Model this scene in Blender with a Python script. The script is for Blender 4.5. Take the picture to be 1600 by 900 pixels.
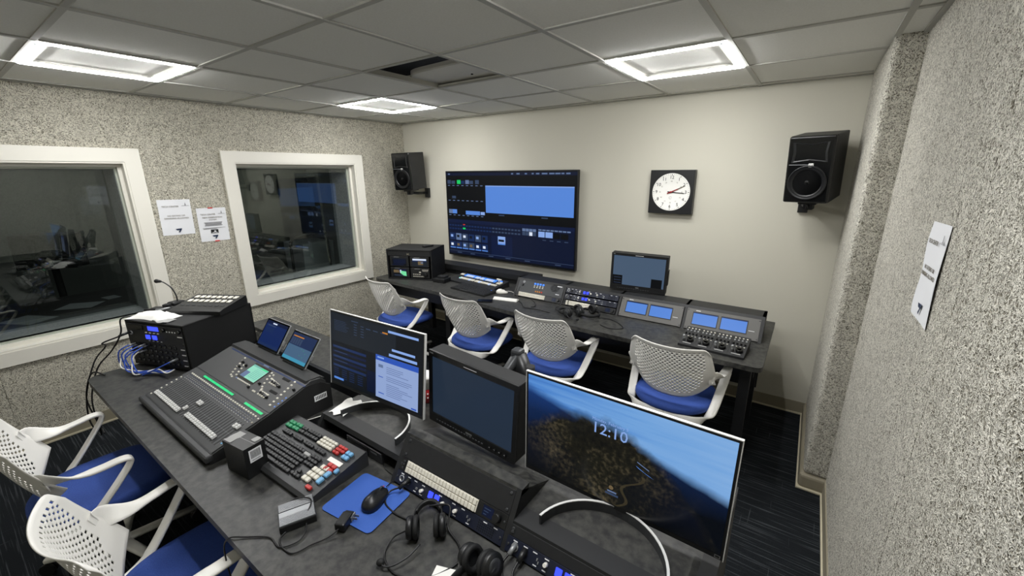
import bpy, bmesh, math, random
from mathutils import Vector, Matrix, Euler
random.seed(4)
for o in list(bpy.data.objects):
    bpy.data.objects.remove(o)
S = bpy.context.scene
C = S.collection
PI = math.pi

# ---------------------------------------------------------------- camera, world, exposure
cd = bpy.data.cameras.new('camera')
cam = bpy.data.objects.new('camera', cd)
C.objects.link(cam)
YAW, PITCH, ROLL = -.618, .271, -.008
cy, sy, cp, sp = math.cos(YAW), math.sin(YAW), math.cos(PITCH), math.sin(PITCH)
fw = Vector((sy * cp, cy * cp, -sp))
rt = Vector((cy, -sy, 0))
up = rt.cross(fw)
r2 = rt * math.cos(ROLL) + up * math.sin(ROLL)
u2 = up * math.cos(ROLL) - rt * math.sin(ROLL)
cam.matrix_world = Matrix(((r2.x, u2.x, -fw.x, 4.156), (r2.y, u2.y, -fw.y, -3.597),
                           (r2.z, u2.z, -fw.z, 1.818), (0, 0, 0, 1)))
cd.sensor_width = 36
cd.lens = 648.957 * 36 / 1600
cd.clip_start = .02
S.camera = cam
S.view_settings.view_transform = 'Standard'
S.view_settings.look = 'None'
S.view_settings.gamma = 1
S.view_settings.use_curve_mapping = False
EXPO = 0.0
S.view_settings.exposure = EXPO
LAMP = 108.0          # strength of the ceiling lights' glowing frames
EM = 1 / 2 ** EXPO
w = bpy.data.worlds.new('world')
S.world = w
w.use_nodes = True
w.node_tree.nodes['Background'].inputs[0].default_value = (.5, .5, .5, 1)
w.node_tree.nodes['Background'].inputs[1].default_value = 0.02


# ---------------------------------------------------------------- materials
def lin(c):
    if isinstance(c, str):
        c = [int(c[i:i + 2], 16) / 255 for i in (0, 2, 4)]
    return tuple(((x / 12.92) if x <= .04045 else ((x + .055) / 1.055) ** 2.4) for x in c) + (1,)


M = {}


def mat(name, col, rough=.5, metal=0, noise=None, bump=None, spec=.5, coat=0):
    """noise=(scale, second colour, detail)  bump=(scale, strength)"""
    m = bpy.data.materials.new(name)
    m.use_nodes = True
    nt = m.node_tree
    b = nt.nodes['Principled BSDF']
    b.inputs['Base Color'].default_value = lin(col)
    b.inputs['Roughness'].default_value = rough
    b.inputs['Metallic'].default_value = metal
    b.inputs['Specular IOR Level'].default_value = spec
    b.inputs['Coat Weight'].default_value = coat
    tc = nt.nodes.new('ShaderNodeTexCoord')
    if noise:
        n = nt.nodes.new('ShaderNodeTexNoise')
        n.inputs['Scale'].default_value = noise[0]
        n.inputs['Detail'].default_value = noise[2]
        nt.links.new(tc.outputs['Object'], n.inputs['Vector'])
        r = nt.nodes.new('ShaderNodeValToRGB')
        r.color_ramp.elements[0].position = .35
        r.color_ramp.elements[1].position = .65
        r.color_ramp.elements[0].color = lin(col)
        r.color_ramp.elements[1].color = lin(noise[1])
        nt.links.new(n.outputs['Fac'], r.inputs[0])
        nt.links.new(r.outputs[0], b.inputs['Base Color'])
    if bump:
        n2 = nt.nodes.new('ShaderNodeTexNoise')
        n2.inputs['Scale'].default_value = bump[0]
        n2.inputs['Detail'].default_value = 3
        nt.links.new(tc.outputs['Object'], n2.inputs['Vector'])
        bp = nt.nodes.new('ShaderNodeBump')
        bp.inputs['Strength'].default_value = bump[1]
        bp.inputs['Distance'].default_value = .01
        nt.links.new(n2.outputs['Fac'], bp.inputs['Height'])
        nt.links.new(bp.outputs[0], b.inputs['Normal'])
    M[name] = m
    return m


def emit(name, col, k=1.0):
    """a lit screen pixel / lamp surface; col is the displayed colour"""
    m = bpy.data.materials.new(name)
    m.use_nodes = True
    b = m.node_tree.nodes['Principled BSDF']
    c = lin(col)
    b.inputs['Base Color'].default_value = (.004, .004, .004, 1)
    b.inputs['Roughness'].default_value = .3
    b.inputs['Specular IOR Level'].default_value = .15
    b.inputs['Emission Color'].default_value = c
    b.inputs['Emission Strength'].default_value = k * EM
    M[name] = m
    return m


def wood_wool(name, seed, light, dark, scale=34, fine=1.0):
    """cement bonded wood wool board: curled pale strands over darker gaps"""
    m = bpy.data.materials.new(name)
    m.use_nodes = True
    nt = m.node_tree
    N, L = nt.nodes, nt.links
    b = N['Principled BSDF']
    b.inputs['Roughness'].default_value = .9
    b.inputs['Specular IOR Level'].default_value = .15
    tc = N.new('ShaderNodeTexCoord')

    def math_(op, a, c):
        q = N.new('ShaderNodeMath')
        q.operation = op
        for i, v in enumerate((a, c)):
            if v is None:
                continue
            if hasattr(v, 'links'):
                L.new(v, q.inputs[i])
            else:
                q.inputs[i].default_value = v
        return q.outputs[0]
    ridges = []
    for k in range(2):
        mp = N.new('ShaderNodeMapping')
        mp.inputs['Location'].default_value = (seed + 3.1 * k, 7.7 * k, 2.3 * k)
        mp.inputs['Rotation'].default_value = (.5 * k, .3 * k, .7 * k)
        L.new(tc.outputs['Object'], mp.inputs[0])
        n = N.new('ShaderNodeTexNoise')
        n.inputs['Scale'].default_value = scale * (1 + .35 * k)
        n.inputs['Detail'].default_value = 1.5
        n.inputs['Distortion'].default_value = 2.2
        L.new(mp.outputs[0], n.inputs['Vector'])
        d = math_('ABSOLUTE', math_('SUBTRACT', n.outputs['Fac'], .5), None)
        ridges.append(math_('SUBTRACT', 1.0, math_('MULTIPLY', d, 11.0 * fine)))
    h = math_('MAXIMUM', ridges[0], ridges[1])
    n = N.new('ShaderNodeTexNoise')
    n.inputs['Scale'].default_value = 260
    n.inputs['Detail'].default_value = 2
    L.new(tc.outputs['Object'], n.inputs['Vector'])
    h2 = math_('ADD', h, math_('MULTIPLY', math_('SUBTRACT', n.outputs['Fac'], .5), .7))
    r = N.new('ShaderNodeValToRGB')
    e = r.color_ramp.elements
    e[0].position, e[0].color = -.0, lin(dark)
    e[1].position, e[1].color = .8, lin(light)
    mid = e.new(.4)
    mid.color = tuple((lin(dark)[i] * .35 + lin(light)[i] * .65) for i in range(3)) + (1,)
    L.new(h2, r.inputs[0])
    L.new(r.outputs[0], b.inputs['Base Color'])
    bp = N.new('ShaderNodeBump')
    bp.inputs['Strength'].default_value = .75
    bp.inputs['Distance'].default_value = .008
    L.new(h2, bp.inputs['Height'])
    L.new(bp.outputs[0], b.inputs['Normal'])
    M[name] = m


def carpet(name):
    m = bpy.data.materials.new(name)
    m.use_nodes = True
    nt = m.node_tree
    N, L = nt.nodes, nt.links
    b = N['Principled BSDF']
    b.inputs['Roughness'].default_value = .95
    b.inputs['Specular IOR Level'].default_value = .1
    tc = N.new('ShaderNodeTexCoord')
    cols = []
    for k, (sx, sy_) in enumerate(((3, 95), (95, 2.5))):
        mp = N.new('ShaderNodeMapping')
        mp.inputs['Scale'].default_value = (sx, sy_, 1)
        mp.inputs['Location'].default_value = (k * 3.3, k * 1.7, 0)
        L.new(tc.outputs['Object'], mp.inputs[0])
        n = N.new('ShaderNodeTexNoise')
        n.inputs['Scale'].default_value = 1
        n.inputs['Detail'].default_value = 2
        L.new(mp.outputs[0], n.inputs['Vector'])
        r = N.new('ShaderNodeValToRGB')
        r.color_ramp.elements[0].position = (.54, .69)[k]
        r.color_ramp.elements[1].position = (.72, .75)[k]
        L.new(n.outputs['Fac'], r.inputs[0])
        cols.append(r.outputs[0])
    mx = N.new('ShaderNodeMath')
    mx.operation = 'MAXIMUM'
    L.new(cols[0], mx.inputs[0])
    L.new(cols[1], mx.inputs[1])
    n = N.new('ShaderNodeTexNoise')
    n.inputs['Scale'].default_value = 300
    L.new(tc.outputs['Object'], n.inputs['Vector'])
    ml = N.new('ShaderNodeMath')
    ml.operation = 'MULTIPLY'
    L.new(mx.outputs[0], ml.inputs[0])
    L.new(n.outputs['Fac'], ml.inputs[1])
    mix = N.new('ShaderNodeMix')
    mix.data_type = 'RGBA'
    mix.inputs['A'].default_value = lin('1a1d20')
    mix.inputs['B'].default_value = lin('5a5e62')
    L.new(ml.outputs[0], mix.inputs['Factor'])
    L.new(mix.outputs['Result'], b.inputs['Base Color'])
    bp = N.new('ShaderNodeBump')
    bp.inputs['Strength'].default_value = .5
    bp.inputs['Distance'].default_value = .004
    L.new(n.outputs['Fac'], bp.inputs['Height'])
    L.new(bp.outputs[0], b.inputs['Normal'])
    M[name] = m


def glass(name):
    m = bpy.data.materials.new(name)
    m.use_nodes = True
    nt = m.node_tree
    nt.nodes.remove(nt.nodes['Principled BSDF'])
    t = nt.nodes.new('ShaderNodeBsdfTransparent')
    t.inputs[0].default_value = (.78, .82, .80, 1)
    g = nt.nodes.new('ShaderNodeBsdfGlossy')
    g.inputs['Roughness'].default_value = 0
    g.inputs['Color'].default_value = (.9, .95, .93, 1)
    mx = nt.nodes.new('ShaderNodeMixShader')
    fr = nt.nodes.new('ShaderNodeFresnel')
    # both faces of the single sheet answer alike: the node inverts the index on back faces
    ge = nt.nodes.new('ShaderNodeNewGeometry')
    mr = nt.nodes.new('ShaderNodeMapRange')
    mr.inputs['To Min'].default_value = 1.85
    mr.inputs['To Max'].default_value = 1 / 1.85
    nt.links.new(ge.outputs['Backfacing'], mr.inputs['Value'])
    nt.links.new(mr.outputs[0], fr.inputs['IOR'])
    nt.links.new(fr.outputs[0], mx.inputs[0])
    nt.links.new(t.outputs[0], mx.inputs[1])
    nt.links.new(g.outputs[0], mx.inputs[2])
    nt.links.new(mx.outputs[0], nt.nodes['Material Output'].inputs[0])
    M[name] = m


def wallpaper(name):
    """the big screen's picture: blue misty sky over a dark wooded ridge with a pale track"""
    m = bpy.data.materials.new(name)
    m.use_nodes = True
    nt = m.node_tree
    N, L = nt.nodes, nt.links
    b = N['Principled BSDF']
    b.inputs['Base Color'].default_value = (.004, .004, .004, 1)
    b.inputs['Roughness'].default_value = .25
    b.inputs['Specular IOR Level'].default_value = .3
    b.inputs['Emission Strength'].default_value = EM
    tc = N.new('ShaderNodeTexCoord')
    sep = N.new('ShaderNodeSeparateXYZ')
    L.new(tc.outputs['Generated'], sep.inputs[0])

    def mth(op, a, c=None):
        q = N.new('ShaderNodeMath')
        q.operation = op
        for i, v in enumerate((a, c)):
            if v is None:
                continue
            if hasattr(v, 'links'):
                L.new(v, q.inputs[i])
            else:
                q.inputs[i].default_value = v
        return q.outputs[0]

    def noise(sc, det, sx=1, sz=1, loc=0):
        mp = N.new('ShaderNodeMapping')
        mp.inputs['Scale'].default_value = (sx, 1, sz)
        mp.inputs['Location'].default_value = (loc, 0, loc)
        L.new(tc.outputs['Generated'], mp.inputs[0])
        n = N.new('ShaderNodeTexNoise')
        n.inputs['Scale'].default_value = sc
        n.inputs['Detail'].default_value = det
        L.new(mp.outputs[0], n.inputs['Vector'])
        return n.outputs['Fac']

    def ramp(fac, stops):
        r = N.new('ShaderNodeValToRGB')
        e = r.color_ramp.elements
        while len(e) < len(stops):
            e.new(.5)
        for k, (p, c) in enumerate(stops):
            e[k].position = p
            e[k].color = lin(c) if isinstance(c, str) else (c, c, c, 1)
        L.new(fac, r.inputs[0])
        return r.outputs[0]

    def mix(f, a, c):
        q = N.new('ShaderNodeMix')
        q.data_type = 'RGBA'
        L.new(f, q.inputs['Factor'])
        L.new(a, q.inputs['A'])
        L.new(c, q.inputs['B'])
        return q.outputs['Result']
    X, Z = sep.outputs[0], sep.outputs[2]
    n1 = noise(3, 5, 1.6, 1)
    n2 = noise(9, 6, 1.5, 1)
    streak = noise(4, 2, .5, 5, 3)
    # sky: brighter to the right, streaks of cloud at the left
    sky = ramp(mth('ADD', mth('MULTIPLY', X, .5), mth('MULTIPLY', streak, .6)),
               [(.1, '2c5aa8'), (.35, '4f86cc'), (.6, '6fa0d8'), (1, '88b0de')])
    # far blue range line
    far_h = mth('ADD', mth('SUBTRACT', .9, mth('MULTIPLY', X, .38)), mth('MULTIPLY', mth('SUBTRACT', n1, .5), .10))
    fm = ramp(mth('ADD', mth('MULTIPLY', mth('SUBTRACT', far_h, Z), 6), .3), [(.2, 0.0), (.75, 1.0)])
    blue = ramp(mth('ADD', Z, mth('MULTIPLY', n1, .2)), [(.35, '03070f'), (.75, '0c2248'), (1, '173a78')])
    c1 = mix(fm, sky, blue)
    # near wooded ridge
    q = mth('SUBTRACT', X, .4)
    ridge = mth('ADD', mth('SUBTRACT', .82, mth('MULTIPLY', mth('MULTIPLY', q, q), 2.3)),
                mth('MULTIPLY', mth('SUBTRACT', n2, .5), .16))
    rm = ramp(mth('ADD', mth('MULTIPLY', mth('SUBTRACT', ridge, Z), 5), .2), [(.1, 0.0), (.7, 1.0)])
    rock = mth('MULTIPLY', noise(24, 10, 1.8, 1, 5), mth('ADD', mth('MULTIPLY', n1, 1.0), .1))
    hill = ramp(rock, [(.12, '050709'), (.28, '1b1a13'), (.42, '494231'), (.62, '857757')])
    c2 = mix(rm, c1, hill)
    dark = ramp(mth('ADD', mth('ABSOLUTE', mth('SUBTRACT', X, .42)), mth('SUBTRACT', .3, mth('MULTIPLY', Z, .55))),
                [(.22, 0.0), (.6, 1.0)])
    blk = ramp(Z, [(0, '04060a'), (1, '0a1630')])
    dk = mth('MULTIPLY', dark, rm)
    c3 = mix(dk, c2, blk)
    # pale winding track
    tr = mth('ABSOLUTE', mth('SUBTRACT', mth('SUBTRACT', X, .60), mth('ADD', mth('MULTIPLY', mth('SINE', mth('MULTIPLY', Z, 22)), .03), mth('MULTIPLY', mth('SUBTRACT', .3, Z), -.25))))
    tm = mth('MULTIPLY', mth('LESS_THAN', tr, .008), mth('LESS_THAN', Z, .4))
    pale = ramp(Z, [(0, '6a5e40'), (1, '6a5e40')])
    c4 = mix(mth('MULTIPLY', tm, .22), c3, pale)
    L.new(c4, b.inputs['Emission Color'])
    M[name] = m


mat('wall_paint', 'c3c0b2', .85, bump=(300, .05))
mat('ceiling_tile', 'eae9e3', .95, noise=(120, 'e5e4dd', 3), bump=(350, .1))
mat('grid_metal', 'b4b3ac', .6)
mat('white_trim', 'dedbd0', .45)
mat('jamb_grey', '9a9b9c', .8, noise=(90, '84868a', 3))
mat('vinyl_base', '8f8875', .6)
mat('vinyl_lip', 'c9c1a8', .5)
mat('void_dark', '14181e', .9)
mat('duct_white', 'd8d6d0', .6)
mat('laminate', '1f1f1f', .5, noise=(42, '3d3d39', 10), bump=(200, .05))
mat('laminate_edge', '232424', .5)
mat('laminate_dark', '191a1b', .55)
mat('black_plastic', '131415', .42)
mat('black_matte', '0e0f10', .7)
mat('black_metal', '17181a', .5, noise=(60, '1b1c1e', 4))
mat('grey_metal', '3a3c3e', .45, metal=.3)
mat('panel_grey', '5b5a57', .55)
mat('navy_panel', '161b2b', .4)
mat('silver', 'a4a6a8', .5, metal=.7)
mat('alu', 'e4e4e1', .4, metal=.25)
mat('screen_off', '06080a', .2)
mat('white_plastic', 'e6e4dc', .42)
mat('white_key', 'd6d2c4', .5)
mat('black_key', '1b1c1e', .5)
mat('green_key', '1f8a5b', .5)
mat('red_key', 'b5302c', .5)
mat('blue_key', '6fa8d0', .5)
mat('grey_key', '9a9a98', .5)
mat('blue_fabric', '31509f', .85, noise=(260, '294590', 3), bump=(600, .25))
mat('pad_blue', '2f57a8', .8, bump=(500, .1))
mat('paper', 'dfe0e2', .85)
mat('paper_white', 'e4e3de', .8)
mat('ink_brown', '5f5746', .9)
mat('ink_grey', '8c8c8e', .9)
mat('ink_navy', '1d2a45', .9)
mat('ink_black', '111111', .9)
mat('red_tape', 'cf3a34', .6)
mat('red_print', 'a01c22', .5)
mat('clock_face', 'e9e8e2', .6)
mat('clock_black', '151617', .4)
mat('hand_red', '8e1a20', .5)
mat('cone', '101113', .35)
mat('gloss_black', '0b0c0d', .15)
mat('cable_black', '0c0c0d', .5)
mat('cable_blue', '2a4fb0', .5)
mat('connector', '8d8f90', .4, metal=.5)
mat('fader_cap', 'd9d9d6', .4)
mat('mixer_body', '2b2c2d', .5)
mat('mixer_face', '343536', .55)
mat('mixer_line', '77797a', .6)
mat('chair_frame', 'f1efe8', .4)
mat('castor', '1a1a1b', .5)
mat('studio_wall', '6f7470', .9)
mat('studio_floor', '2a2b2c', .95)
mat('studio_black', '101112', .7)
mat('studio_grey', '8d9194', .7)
wood_wool('wool_left', 1.0, 'ece7d6', '8f8a79', 40, 1.1)
wood_wool('wool_right', 9.0, 'f3efe2', '8a8576', 44, 1.15)
carpet('carpet')
glass('pane_glass')
wallpaper('landscape_picture')
emit('lamp_glow', 'ffffff', LAMP)
emit('e_black', '05070b')
emit('e_tv_navy', '08122c')
emit('e_navy', '0c1838')
emit('e_navy2', '162a54')
emit('e_steel', '34435e')
emit('e_line', '5f7398')
emit('e_blue', '5585d6')
emit('e_blue_lite', '86a6e2')
emit('e_slate', '46586e')
emit('e_slate_dark', '222e3e')
emit('e_doc', '8ea3cf')
emit('e_doc_head', '2b53b4')
emit('e_text', '5d6f9c')
emit('e_white', 'd8e2f4')
emit('e_green', '17c964')
emit('e_meter', '2fe08a')
emit('e_mint', '8fd8be')
emit('e_mint2', '6fb6a8')
emit('e_red', 'c0362c')
emit('e_orange', 'c07a2c')
emit('e_led', '3a4bff', 1.6)
emit('e_led2', '4a8cff', 1.3)
emit('e_tab', '0c2356')
emit('e_tab2', '1c2c50')
emit('e_tab3', '44617e')
emit('e_teal', '3f8fae')
emit('e_brown', '6a5a40')
emit('e_green_soft', '74dca0')
emit('e_key_glow', 'cfe0ff', .9)
emit('e_desk_dark', '0e1218')
emit('e_desk_mid', '1a2028')


# ---------------------------------------------------------------- mesh builder
class MB:
    def __init__(self):
        self.bm = bmesh.new()
        self.mats = []

    def mi(self, m):
        if m is None:
            return 0
        if m not in self.mats:
            self.mats.append(m)
        return self.mats.index(m)

    def box(self, c, s, m=None, bev=0, rot=None, seg=2):
        k = self.mi(m)
        T = Matrix.Translation(c)
        if rot is not None:
            T = T @ (rot if isinstance(rot, Matrix) else Euler(rot).to_matrix()).to_4x4()
        T = T @ Matrix.Diagonal((s[0], s[1], s[2], 1))
        t = bmesh.new()
        bmesh.ops.create_cube(t, size=1, matrix=T)
        if bev:
            bmesh.ops.bevel(t, geom=t.edges[:], offset=bev, segments=seg, affect='EDGES', profile=.5)
        self.merge(t, k)
        return self

    def bx(self, x0, x1, y0, y1, z0, z1, m=None, bev=0):
        return self.box(((x0 + x1) / 2, (y0 + y1) / 2, (z0 + z1) / 2), (abs(x1 - x0), abs(y1 - y0), abs(z1 - z0)), m, bev)

    def merge(self, t, k, smooth=False):
        t.verts.index_update()
        vs = [self.bm.verts.new(v.co) for v in t.verts]
        for f in t.faces:
            try:
                nf = self.bm.faces.new([vs[v.index] for v in f.verts])
                nf.material_index = k
                nf.smooth = smooth
            except ValueError:
                pass
        t.free()

    def cyl(self, a, b, r1, r2=None, m=None, seg=20, cap=True, smooth=True):
        a, b = Vector(a), Vector(b)
        d = b - a
        t = bmesh.new()
        T = Matrix.Translation((a + b) / 2) @ d.to_track_quat('Z', 'Y').to_matrix().to_4x4()
        bmesh.ops.create_cone(t, cap_ends=cap, segments=seg, radius1=r1, radius2=r1 if r2 is None else r2, depth=d.length, matrix=T)
        k = self.mi(m)
        t.verts.index_update()
        vs = [self.bm.verts.new(v.co) for v in t.verts]
        for f in t.faces:
            nf = self.bm.faces.new([vs[v.index] for v in f.verts])
            nf.material_index = k
            nf.smooth = smooth and len(f.verts) == 4
        t.free()
        return self

    def ball(self, c, r, m=None, sc=(1, 1, 1), seg=16):
        t = bmesh.new()
        bmesh.ops.create_uvsphere(t, u_segments=seg, v_segments=max(6, seg // 2), radius=r,
                                  matrix=Matrix.Translation(c) @ Matrix.Diagonal((*sc, 1)))
        self.merge(t, self.mi(m), True)
        return self

    def quad(self, pts, m=None, smooth=False):
        f = self.bm.faces.new([self.bm.verts.new(p) for p in pts])
        f.material_index = self.mi(m)
        f.smooth = smooth
        return self

    def rect(self, x0, z0, x1, z1, y=0, m=None):
        """upright rectangle that faces -y"""
        return self.quad([(x0, y, z0), (x1, y, z0), (x1, y, z1), (x0, y, z1)], m)

    def flat(self, x0, y0, x1, y1, z=0, m=None):
        return self.quad([(x0, y0, z), (x1, y0, z), (x1, y1, z), (x0, y1, z)], m)

    def prism(self, poly, axis, a, b, m=None, smooth=False):
        """poly in the two other axes, extruded along axis from a to b"""
        k = self.mi(m)

        def p(q, t):
            return {'x': (t, q[0], q[1]), 'y': (q[0], t, q[1]), 'z': (q[0], q[1], t)}[axis]
        A = [self.bm.verts.new(p(q, a)) for q in poly]
        B = [self.bm.verts.new(p(q, b)) for q in poly]
        fs = [self.bm.faces.new(A), self.bm.faces.new(B[::-1])]
        n = len(poly)
        for i in range(n):
            f = self.bm.faces.new([A[i], B[i], B[(i + 1) % n], A[(i + 1) % n]])
            f.smooth = smooth
            fs.append(f)
        for f in fs:
            f.material_index = k
        return self

    def rings(self, rings, m=None, closed=True, cap=(True, True), smooth=True):
        k = self.mi(m)
        V = [[self.bm.verts.new(p) for p in r] for r in rings]
        n = len(V[0])
        for i in range(len(V) - 1):
            for j in range(n if closed else n - 1):
                f = self.bm.faces.new([V[i][j], V[i][(j + 1) % n], V[i + 1][(j + 1) % n], V[i + 1][j]])
                f.smooth = smooth
                f.material_index = k
        if cap[0] and closed:
            f = self.bm.faces.new(V[0][::-1]); f.material_index = k
        if cap[1] and closed:
            f = self.bm.faces.new(V[-1]); f.material_index = k
        return self

    def tube(self, path, r, m=None, seg=8, flat=None):
        """round tube along path; flat=(a, b, side) gives an elliptic section, side = width axis"""
        P = [Vector(p) for p in path]
        rs = []
        prev = None
        for i, p in enumerate(P):
            t = (P[min(i + 1, len(P) - 1)] - P[max(i - 1, 0)]).normalized()
            if flat:
                s = Vector(flat[2]) if not callable(flat[2]) else Vector(flat[2](i))
                s = (s - t * s.dot(t)).normalized()
            else:
                s = prev - t * prev.dot(t) if prev is not None else t.orthogonal()
                s = s.normalized()
            prev = s
            q = t.cross(s)
            a, b = (flat[0], flat[1]) if flat else (r, r)
            if callable(a):
                a = a(i)
            if callable(b):
                b = b(i)
            ring = []
            for j in range(seg):
                an = 2 * PI * j / seg
                ca, sa = math.cos(an), math.sin(an)
                if flat:   # rounded slab
                    ca = math.copysign(abs(ca) ** .6, ca)
                    sa = math.copysign(abs(sa) ** .6, sa)
                ring.append(p + s * a * ca + q * b * sa)
            rs.append(ring)
        return self.rings(rs, m)

    def lathe(self, prof, c=(0, 0, 0), axis='z', m=None, seg=28, smooth=True):
        rs = []
        for r, h in prof:
            ring = []
            for j in range(seg):
                an = 2 * PI * j / seg
                x, y = max(r, 1e-5) * math.cos(an), max(r, 1e-5) * math.sin(an)
                v = {'z': (x, y, h), 'y': (x, h, y), 'x': (h, x, y)}[axis]
                ring.append((c[0] + v[0], c[1] + v[1], c[2] + v[2]))
            rs.append(ring)
        return self.rings(rs, m, smooth=smooth)

    def build(self, name, default=None, parent=None, loc=None, recalc=True):
        if recalc:
            bmesh.ops.recalc_face_normals(self.bm, faces=self.bm.faces[:])
        me = bpy.data.meshes.new(name)
        self.bm.to_mesh(me)
        self.bm.free()
        if not self.mats:
            self.mats = [default]
        for k in self.mats:
            me.materials.append(M[k if k else default])
        o = bpy.data.objects.new(name, me)
        C.objects.link(o)
        if parent is not None:
            o.parent = parent
        if loc:
            o.location = loc
        return o


def spline(pts, n=8):
    P = [Vector(p) for p in pts]
    out = []
    for i in range(len(P) - 1):
        p0, p1, p2, p3 = P[max(i - 1, 0)], P[i], P[i + 1], P[min(i + 2, len(P) - 1)]
        for k in range(n):
            t = k / n
            out.append(.5 * ((2 * p1) + (p2 - p0) * t + (2 * p0 - 5 * p1 + 4 * p2 - p3) * t * t + (3 * p1 - p0 - 3 * p2 + p3) * t ** 3))
    out.append(P[-1])
    return out


def tag(o, label, cat, group=None, kind=None):
    o['label'] = label
    o['category'] = cat
    if group:
        o['group'] = group
    if kind:
        o['kind'] = kind
    return o


def struct(o):
    o['kind'] = 'structure'
    return o


def empty(name, loc, rz=0, rot=None):
    o = bpy.data.objects.new(name, None)
    C.objects.link(o)
    o.empty_display_size = .05
    o.location = loc
    if rot is not None:
        o.rotation_mode = 'XYZ'
        o.rotation_euler = rot.to_euler() if isinstance(rot, Matrix) else rot
    else:
        o.rotation_euler = (0, 0, rz)
    return o


def thing(name, label, cat, loc=(0, 0, 0), rz=0, group=None, rot=None):
    return tag(empty(name, loc, rz, rot), label, cat, group)


def copy_thing(root, loc, rz, label, group=None):
    r = root.copy()
    C.objects.link(r)
    r.location = loc
    r.rotation_euler = (0, 0, rz)
    r['label'] = label
    if group:
        r['group'] = group
    for ch in list(root.children):
        c = ch.copy()
        C.objects.link(c)
        c.parent = r
        for g in list(ch.children):
            d = g.copy()
            C.objects.link(d)
            d.parent = c
    return r


def text(name, body, size, loc, parent, m, rot=(PI / 2, 0, 0), align='CENTER', sx=1):
    cu = bpy.data.curves.new(name, 'FONT')
    cu.body = body
    cu.size = size
    cu.align_x = align
    cu.align_y = 'CENTER'
    cu.resolution_u = 2
    cu.space_character = 1.0
    cu.extrude = .0002
    cu.materials.append(M[m])
    o = bpy.data.objects.new(name, cu)
    C.objects.link(o)
    o.parent = parent
    o.location = loc
    o.rotation_euler = rot
    o.scale = (sx, 1, 1)
    bpy.context.view_layer.update()
    me = bpy.data.meshes.new_from_object(o.evaluated_get(bpy.context.evaluated_depsgraph_get()))
    q = bpy.data.objects.new(name, me)
    C.objects.link(q)
    q.parent = parent
    q.location, q.rotation_euler, q.scale = o.location, o.rotation_euler, o.scale
    bpy.data.objects.remove(o)
    bpy.data.curves.remove(cu)
    q.name = name
    return q


def rounded(poly, radii, n=6):
    out = []
    N = len(poly)
    for i, p in enumerate(poly):
        r = radii[i]
        p = Vector((*p, 0)); a = Vector((*poly[i - 1], 0)); c = Vector((*poly[(i + 1) % N], 0))
        if not r:
            out.append((p.x, p.y)); continue
        d0, d1 = (a - p).normalized(), (c - p).normalized()
        for k in range(n + 1):
            s = k / n
            q = p + d0 * r * (1 - s) ** 2 + d1 * r * s ** 2
            out.append((q.x, q.y))
    return out


def lean(yaw, tilt, roll=0):
    """yaw about z, tilt>0 leans the top away from the viewer, roll turns the face anticlockwise"""
    return Matrix.Rotation(yaw, 3, 'Z') @ Matrix.Rotation(-tilt, 3, 'X') @ Matrix.Rotation(-roll, 3, 'Y')


# ---------------------------------------------------------------- room shell
H = 2.385
XR = 4.46
YF = -4.75
T = .6096
GX = [1.917 + i * T for i in range(-3, 5)]      # grid lines parallel to the side walls
GY = [-2.535 + j * T for j in range(-3, 5)]
WIN = [(-4.05, -2.645, .71, 1.915), (-1.92, -.72, .722, 1.922)]   # clear openings in the left wall (y0, y1, z0, z1)

b = MB(); b.bx(-.2, XR + .2, YF - .2, .2, -.1, 0); struct(b.build('floor', 'carpet'))
b = MB(); b.bx(-.2, XR + .2, 0, .15, 0, 2.9); struct(b.build('wall_back', 'wall_paint'))
b = MB(); b.bx(-.2, XR + .2, YF - .15, YF, 0, 2.9); struct(b.build('wall_front', 'wall_paint'))
# left wall of boards with vertical seams, two openings
b = MB()
ycuts = sorted([YF, -4.72, -3.53, -2.31, -1.11, 0] + [v for q in WIN for v in q[:2]])
seams = (-3.53, -2.31, -1.11)
for y0, y1 in zip(ycuts[:-1], ycuts[1:]):
    g0 = .0008 if y0 in seams else 0
    g1 = .0008 if y1 in seams else 0
    hole = [q for q in WIN if q[0] <= y0 + 1e-6 and q[1] >= y1 - 1e-6]
    spans = [(.0, 2.9)] if not hole else [(0, hole[0][2]), (hole[0][3], 2.9)]
    for z0, z1 in spans:
        b.bx(-.04, 0, y0 + g0, y1 - g1, z0, z1)
        b.bx(-.2, -.04, y0, y1, z0, z1)
struct(b.build('wall_left', 'wool_left'))
# right wall boards and the boxed-out column in the back corner
b = MB()
ry = [YF, -3.47, -2.265, -1.05, 0]
for y0, y1 in zip(ry[:-1], ry[1:]):
    b.bx(XR, XR + .03, y0 + .003, y1 - .003, .098, 2.9, bev=.002)
b.bx(XR + .03, XR + .2, YF, 0, 0, 2.9)
struct(b.build('wall_right', 'wool_right'))
b = MB()
b.box((4.46, -.462, 1.44), (.22, .93, 2.68), None, .022, seg=3)
struct(b.build('column', 'wool_right'))

# baseboards: vinyl cove base with a lip
def base_strip(name, x0, y0, x1, y1, nx, ny):
    b = MB()
    t, l = .006, .013
    for (d, za, zb, m) in ((t, .008, .1, 'vinyl_base'), (l, 0, .012, 'vinyl_lip')):
        xs = (min(x0, x1) + (min(0, nx * d)), max(x0, x1) + max(0, nx * d))
        ys = (min(y0, y1) + min(0, ny * d), max(y0, y1) + max(0, ny * d))
        b.bx(xs[0], xs[1], ys[0], ys[1], za, zb, m)
    return struct(b.build(name))


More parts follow.
